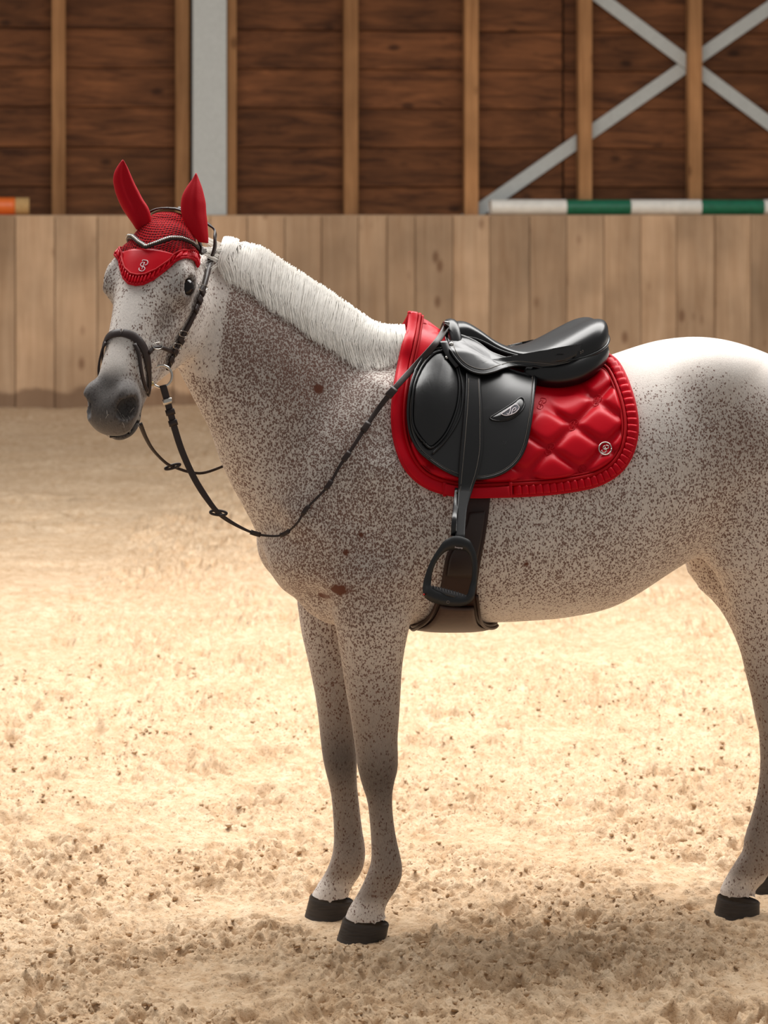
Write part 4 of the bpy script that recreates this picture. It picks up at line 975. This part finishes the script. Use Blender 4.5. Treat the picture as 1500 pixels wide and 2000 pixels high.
put(stp, 'tread', (np.vstack(tr), grid_faces(4, 40, wrap_v=True) + [tuple(range(40))[::-1]]), m_grip)
th_ = []
for i in range(15):
    for j in range(6):
        u, v_ = (i - 7) / 7.6, (j - 2.5) / 3.0
        if u * u + v_ * v_ < .92:
            c = tc_ + tx * .056 * u + np.array([0, .026 * v_, .002]); th_.append((np.vstack([c + np.array([[-.0016, -.0016, 0], [.0016, -.0016, 0], [.0016, .0016, 0], [-.0016, .0016, 0]]), c + [[0, 0, .0042]]]), [(0, 1, 4), (1, 2, 4), (2, 3, 4), (3, 0, 4)]))
tg = put(stp, 'tread_teeth', join(*th_), m_grip, False); tg['kind'] = 'stuff'
put(stp, 'release_pin', tube_mesh(np.array([W(828, 1161, YST - .022), W(828, 1161, YST - .030)]), .0026, 10), m_redmark)
put(stp, 'base_mark', tube_mesh(np.array([W(875 + 2.4 * math.cos(t), 1176 + 2.8 * math.sin(t), YST - .029) for t in np.linspace(0, 6.28, 14)]), .0008, 5), m_thread)
def lettering(name, txt, size, origin, xdir, ydir, mat, parent):
    cu = bpy.data.curves.new(name, 'FONT'); cu.body = txt; cu.size = size; cu.extrude = .0003; cu.align_x = 'CENTER'; cu.resolution_u = 2
    t_ = bpy.data.objects.new(name, cu); COL.objects.link(t_); dg = bpy.context.evaluated_depsgraph_get(); m_ = bpy.data.meshes.new_from_object(t_.evaluated_get(dg)); bpy.data.objects.remove(t_)
    xd, yd = unit(xdir), unit(ydir); zd = np.cross(xd, yd); co = np.array([v.co[:] for v in m_.vertices]); m_.vertices.foreach_set('co', (np.asarray(origin) + co[:, :1] * xd + co[:, 1:2] * yd + co[:, 2:] * zd).astype(np.float32).ravel())
    return finish(name, m_, mat, parent, False)
lettering('frame_lettering', 'freejump', .0056, W(896, 1071, YST - .0165), (1, 0, -.10), (.10, 0, 1), m_whiteth, stp)

# ---- fly bonnet, laid round the head in the head's own frame
bon = empty('fly_bonnet', 'red crocheted fly bonnet with satin forehead panel over the ears', 'fly bonnet')
def headsurf(x, th_deg, off):
    """point of the head at distance x down the face and angle th round it (0 = forehead, + = horse's left)"""
    t = math.radians(th_deg); bk = max(0.0, .05 - x); psi = min(bk / .085, 1.25)
    A_ = HW(np.array(max(x, .05)), np.array(0.0), np.array(-.075)); d = math.cos(psi) * (math.sin(t) * hl + math.cos(t) * HEZ) - math.sin(psi) * HEX
    loc, n, i, tt_ = BVH.ray_cast(Vector(A_ + d * .28), Vector(-d))
    if loc is None: loc, n = Vector(A_ + d * .1), Vector(d)
    n = np.array(n); n = n if n @ d > 0 else -n
    return np.array(loc) + n * off, unit(n * .6 + d * .4)
TB, XB = [0, 12, 24, 35, 46, 57, 68, 80, 92], [.262, .258, .240, .208, .172, .146, .130, .122, .128]
xb = lambda t: float(np.interp(abs(t), TB, XB))
def band(tt, u0, u1, nu, off):
    G_, N_g = [], []
    for t in tt:
        a, b_ = u0(t), u1(t); pn = [headsurf(a + (b_ - a) * k / (nu - 1), t, off) for k in range(nu)]; G_.append([p for p, n in pn]); N_g.append([n for p, n in pn])
    return np.array(G_), np.array(N_g)
tt = np.linspace(-92, 92, 90)
def bonnet_material():
    m, nt, b = mat_nodes('red_crochet'); L = nt.links.new; uv = N_(nt, 'ShaderNodeUVMap', uv_map='UVMap')
    v = N_(nt, 'ShaderNodeTexVoronoi'); v.inputs['Scale'].default_value = 1.0; v.inputs['Randomness'].default_value = .18; L(uv.outputs[0], v.inputs['Vector'])
    r = N_(nt, 'ShaderNodeValToRGB'); e = r.color_ramp.elements; e[0].position = .20; e[0].color = srgb(40, 0, 4); e[1].position = .44; e[1].color = srgb(172, 3, 18); L(v.outputs['Distance'], r.inputs[0])
    L(r.outputs[0], b.inputs['Base Color']); b.inputs['Roughness'].default_value = .85; b.inputs['Specular IOR Level'].default_value = .15
    bp = N_(nt, 'ShaderNodeBump'); bp.inputs['Strength'].default_value = 1.0; bp.inputs['Distance'].default_value = .004; L(v.outputs['Distance'], bp.inputs['Height']); L(bp.outputs[0], b.inputs['Normal'])
    return m
m_crochet = bonnet_material()
G_, N_g = band(tt, lambda t: -.055, lambda t: xb(t) - .006, 46, .006)
V, f = shell(G_, N_g, .003); crown = mesh_obj('crochet_crown', V, f, m_crochet, bon); uvl = crown.data.uv_layers.new(name='UVMap'); nn_ = len(tt) * 46
vi = np.array([l.vertex_index for l in crown.data.loops]) % nn_; i_, j_ = vi // 46, vi % 46
uvl.data.foreach_set('uv', np.stack([i_ / (len(tt) - 1) * 40, j_ / 45 * 34], 1).astype(np.float32).ravel())
fix_normals(crown)
t2 = np.linspace(-46, 46, 50)
G_, N_g = band(t2, lambda t: .160 + .0 * t, lambda t: max(.161, xb(t) - .012), 16, .0085); put(bon, 'forehead_panel', shell(G_, N_g, .003), m_red)
te = np.linspace(-92, 92, 170)
def rim(dx, off): return map(np.array, zip(*[headsurf(xb(t) + dx, t, off) for t in te]))
P_, N__ = rim(-.022, .0105); put(bon, 'piping', tube_mesh(P_, .003, 8, up=N__), m_redcord)
P_, N__ = rim(.004, .006); put(bon, 'edge_binding', tube_mesh(P_, .004, 8, up=N__), m_redcotton)
tp_ = np.linspace(-92, 92, 38 * 4 + 1)
for k in range(38):
    G_, N_g = [], []
    for i in range(5):
        t = tp_[4 * k + i]; u = i / 4; r_ = []; n2 = []
        for w_ in (-.019, -.012, -.005, .002):
            p, n = headsurf(xb(t) + w_, t, .0085 + .005 * u - (.003 if i == 4 else 0)); r_.append(p); n2.append(n)
        G_.append(r_); N_g.append(n2)
    put(bon, 'pleat', shell(np.array(G_), np.array(N_g), .003), m_red)
lg = np.array([280.0, 519.0])
def face_at(px, py, off):
    return drape2(px, py, off)
put(bon, 'embroidered_monogram', strokes(MONO, lambda dx, dy: face_at(lg[0] + dx, lg[1] + dy, .0095), .0012), m_whiteth)
def ear(rows, Yb, Yt, crease, name='ear_cover'):
    r_ = catmull(rows, 30); V = []; k = 22; a = np.linspace(0, 2 * np.pi, k, endpoint=False)
    for y, l, r in r_:
        t = (y - rows[0][0]) / (rows[-1][0] - rows[0][0]); Y_ = Yt + (Yb - Yt) * t; c = W((l + r) / 2, y, Y_); h = max((r - l) / 2, .4) * (D0 + Y_) / F
        x = np.cos(a); d = np.sin(a) * .55
        fold = crease * np.exp(-((x - .25) / .35) ** 2) * (np.sin(a) < 0)
        V.append(c + np.stack([h * x, h * (d + fold), -h * .15 * x], 1))
    V = np.vstack(V); n = len(r_)
    return put(bon, name, (V, grid_faces(n, k, wrap_v=True) + [tuple(range(k)), tuple((n - 1) * k + i for i in range(k))[::-1]]), m_redcotton)
eb = HW(np.array(.03), np.array(.062), np.array(-.005)); ef = HW(np.array(.03), np.array(-.062), np.array(-.005))
ear([(338, 382, 384), (350, 376, 389), (365, 366, 395), (380, 358, 399), (394, 354, 402), (412, 353, 403), (428, 356, 405), (444, 364, 406), (460, 375, 407), (474, 388, 407)], eb[1] - .03, eb[1] - .015, -.32)
ear([(312, 239, 241), (325, 230, 249), (340, 223, 256), (355, 221, 263), (370, 223, 271), (385, 227, 279), (400, 233, 289), (414, 240, 294), (428, 250, 295), (440, 259, 291), (450, 266, 286)], ef[1] - .03, ef[1] - .03, .35)

# ---- bridle
bri = empty('bridle', 'dark brown leather bridle with beaded browband and loose ring bit', 'bridle')
TBW, XBW = [0, 14, 28, 42, 58, 74, 88], [.158, .143, .120, .106, .097, .092, .090]
bw = lambda t: float(np.interp(abs(t), TBW, XBW))
ts = np.linspace(-88, 88, 120); P_, N__ = map(np.array, zip(*[headsurf(bw(t), t, .012) for t in ts]))
put(bri, 'browband', ribbon(P_, N__, .013, .005), m_brown)
q_ = arclen(P_ + N__ * .006, 74)[3:-8]; bs = []
for p in q_:
    bs.append((p + IV * .0033, [tuple(x) for x in IF]))
bds = put(bri, 'bead_row', join(*bs), m_metal); bds['kind'] = 'stuff'
put(bri, 'browband_button', disc(415, 493, .020, .0068, .006), m_metal)
P_, N__ = path3([(396, 487), (408, 491), (420, 497)], .015, 10); put(bri, 'browband_loop', ribbon(P_, N__, .024, .006), m_brown)
P_, N__ = map(np.array, zip(*[headsurf(x, t, .013) for x, t in arclen([(.070, 92), (.045, 75), (.02, 50), (.0, 25), (-.005, 0), (.0, -25), (.02, -50), (.045, -75), (.07, -92)], 60)])); put(bri, 'headpiece', ribbon(P_, N__, .024, .005), m_brown)
yk = float(HW(np.array(.06), np.array(.09), np.array(-.10))[1]) - .012; P_ = arclen([headsurf(-.004, 20, .016)[0], headsurf(.0, 40, .018)[0], W(414, 446, yk + .035), W(418, 466, yk + .008), W(418, 482, yk), W(413, 500, yk)], 30); N__ = unit(P_ - HW(np.array(.05), np.array(0.0), np.array(-.08))); put(bri, 'crown_strap', ribbon(P_, N__, .017, .005), m_brown)
def strap(name, pts, w, off, n, mat=m_brown, th=.005, par=None):
    P_, N__ = path3(pts, off, n); return put(bri, name, ribbon(P_, N__, w, th, .3), mat, parent=par)
def hmirror(V): q = (np.asarray(V) - HO) @ HF[1].T; q[:, 1] *= -1; return HO + q @ HF[1]
def hboth(VF): V, f = VF; return [(V, f), (hmirror(V), [tuple(x[::-1]) for x in f])]
P_, N__ = path3([(413, 494), (406, 525), (400, 550), (392, 575), (383, 602), (370, 630), (355, 658), (342, 684), (332, 706), (326, 722)], .005, 60); cheek = put(bri, 'cheekpiece', hboth(ribbon(P_, N__, .0155, .006, .3)), m_brown)
for (x, y, a, w, nm) in ((394, 569, 0, .026, 'keeper'), (389, 586, 0, .024, 'keeper'), (382, 604, 0, .022, 'keeper'), (352, 665, 0, .030, 'keeper'), (341, 687, 0, .028, 'keeper'), (333, 704, 0, .026, 'keeper')):
    d_ = np.array([-.42, .9]) if y < 640 else np.array([-.5, .86]); strap(nm, [(x - d_[0] * 5, y - d_[1] * 5), (x, y), (x + d_[0] * 5, y + d_[1] * 5)], w, .009, 8, th=.006, par=cheek)
for x, y in ((397, 561), (359, 652), (347, 676)):
    put(bri, 'buckle', strokes([[(-7, -6), (7, -3), (5, 6), (-8, 3), (-7, -6)]], lambda dx, dy: drape2(x + dx, y + dy, .015), .0013), m_metal, parent=cheek)
NB = [(236, 650), (250, 653), (264, 660), (276, 673), (284, 690), (289, 715), (291, 745), (289, 775), (284, 803), (279, 822)]
P_, N__ = path3(NB, .004, 60); lc = (P_[0] - HO) @ HF[1].T; P_[0] = HO + np.array([lc[0], 0, lc[2] + .001]) @ HF[1]; N__[0] = HEZ; w_ = np.interp(np.linspace(0, 1, 60), [0, .3, .5, 1], [.022, .023, .018, .013]); put(bri, 'noseband', hboth(ribbon(P_, N__, w_, .0045, .3)), m_brown)
P_, N__ = path3([(262, 672), (270, 690), (274, 720), (279, 745), (287, 765)], .005, 24); put(bri, 'noseband_lining', hboth(ribbon(P_, N__, .010, .005)), m_brown)
strap('noseband_link', [(290, 690), (298, 681), (312, 679), (328, 684), (344, 690)], .010, .006, 18)
put(bri, 'link_buckle', strokes([[(-8, -5), (6, -7), (9, 4), (-6, 5), (-8, -5)]], lambda dx, dy: drape2(307 + dx, 676 + dy, .012), .0013), m_metal)
rc, rn = drape2(315, 735, .014); rn = unit(rn * .35 + np.array([-.1, -1.0, .1]) * .65)
ru = unit(HEX - (HEX @ rn) * rn); rv = unit(np.cross(rn, ru)); ring_ = np.array([rc + .028 * (math.cos(t) * ru + math.sin(t) * rv) for t in np.linspace(0, 2 * np.pi, 48, endpoint=False)])
bit = put(bri, 'bit_ring', hboth(tube_mesh(ring_, .0034, 10, up=rn, closed=True)), m_metal); bit['label'] = 'loose steel bit ring'
mp0, mn0 = drape2(300, 748, .010); mp1, mn1 = drape2(289, 757, -.01); put(bri, 'mouthpiece', hboth(tube_mesh(np.linspace(mp0, mp1, 6), .0062, 10)), m_brass, parent=bit)
# ---- reins
rei = empty('reins', 'thin dark leather reins looped from bit to saddle pommel', 'reins')
yr = rc[1]
RP = [(318, 752), (330, 795), (342, 840), (357, 885), (380, 935), (405, 975), (427, 1002), (455, 1022), (495, 1041), (530, 1047), (555, 1043), (580, 1022), (600, 992), (640, 950), (665, 908), (690, 872), (715, 833), (740, 797), (768, 762), (810, 716), (850, 672), (866, 648), (874, 634)]
RY = np.interp(np.arange(len(RP)), [0, 3, 6, 9], [yr - .015, yr + .02, yr + .06, -.13])
P3 = []
for k, (x, y) in enumerate(RP):
    d_ = drape(x, y, .014)[0]
    if k >= 11 and k <= 17: P3.append(d_)
    elif k >= 18: P3.append(drape2(x, y, .050 if k > 19 else .034, .12)[0] if k < 21 else wmid(x, y, .06 if k == 21 else .03))
    else: P3.append(W(x, y, min(RY[k], (d_[1] - .005) if d_ is not None else 9)))
P3 = np.array(P3); pr_ = arclen(P3, 190); view = unit(np.array([[0, -D0, CH]]) - pr_); sfrac = np.linspace(0, 1, 190)
wr = np.interp(sfrac, [0, .22, .34, .42, .5, .62, .8, 1], [.018, .016, .007, .0055, .006, .009, .016, .018])
put(rei, 'near_rein', ribbon(pr_, view, wr, .004), m_brown)
for x, y in ((497, 1041), (558, 1041), (598, 994), (643, 946), (676, 892), (716, 832), (764, 767)):
    i = np.argmin([np.hypot(*(np.array(px_of(p)) - [x, y])) for p in pr_]); i = max(2, min(187, i)); put(rei, 'rein_stop', ribbon(pr_[i - 2:i + 3] + view[i - 2:i + 3] * .002, view[i - 2:i + 3], wr[i] + .006, .005), m_brown)
for x, y, w__ in ((326, 783, .024), (333, 805, .024), (340, 826, .023)):
    i = np.argmin([np.hypot(*(np.array(px_of(p)) - [x, y])) for p in pr_]); put(rei, 'rein_keeper', ribbon(pr_[i - 1:i + 2] + view[i - 1:i + 2] * .002, view[i - 1:i + 2], w__, .006), m_metal if y == 783 else m_brown)
def oval(c, rx, rz, tilt, r=.0035):
    a = np.linspace(0, 2 * np.pi, 30, endpoint=False); return tube_mesh(np.array([c + rx * math.cos(t) * np.array([math.cos(tilt), .25, -math.sin(tilt)]) + rz * math.sin(t) * np.array([.1, .4, .9]) for t in a]), r, 8, closed=True)
c_ = pr_[np.argmin([np.hypot(*(np.array(px_of(p)) - [427, 1003])) for p in pr_])]; put(rei, 'martingale_stop', oval(c_, .021, .006, .12), m_brown)
FR = [(273, 826, -.25), (285, 855, -.2), (300, 880, -.15), (325, 905, -.09), (345, 914, -.06), (370, 922, -.03), (395, 924, 0.0), (425, 915, .05), (463, 898, .13), (500, 880, .24), (580, 840, .33), (680, 760, .36), (780, 690, .33), (850, 655, .23), (874, 634, .10)]
pf = arclen([W(*q) for q in FR], 110); vf = unit(np.array([[0, -D0, CH]]) - pf); wf = np.interp(np.linspace(0, 1, 110), [0, .1, .3, .45, 1], [.012, .008, .007, .011, .014])
put(rei, 'far_rein', ribbon(pf, vf, wf, .004), m_brown)
c_ = pf[np.argmin([np.hypot(*(np.array(px_of(p)) - [340, 911])) for p in pf])]; put(rei, 'martingale_stop', oval(c_, .020, .005, -.25), m_brown)
put(rei, 'rein_buckle', tube_mesh(np.array([wmid(872 + a, 634 + b_, .03) for a, b_ in ((-6, -6), (4, -5), (8, 3), (-2, 4))]), .0022, 8, closed=True), m_metal)
# whiskers
wk = []
for k in range(14):
    a = wr_ = mr_.uniform(0, 1); p, n = drape2(mr_.uniform(195, 285), mr_.uniform(795, 838), 0.0)
    d_ = unit(n + np.array([mr_.normal() * .4, -.2, -.9])); L_ = mr_.uniform(.006, .02); wk.append(tube_mesh(np.array([p, p + d_ * L_ * .5, p + d_ * L_ + np.array([0, 0, -.004])]), [.0005, .0004, .0002], 3))
wko = mesh_obj('whiskers', *join(*wk), simple('whisker_hair', srgb(190, 180, 170), .5), horse); wko['kind'] = 'stuff'
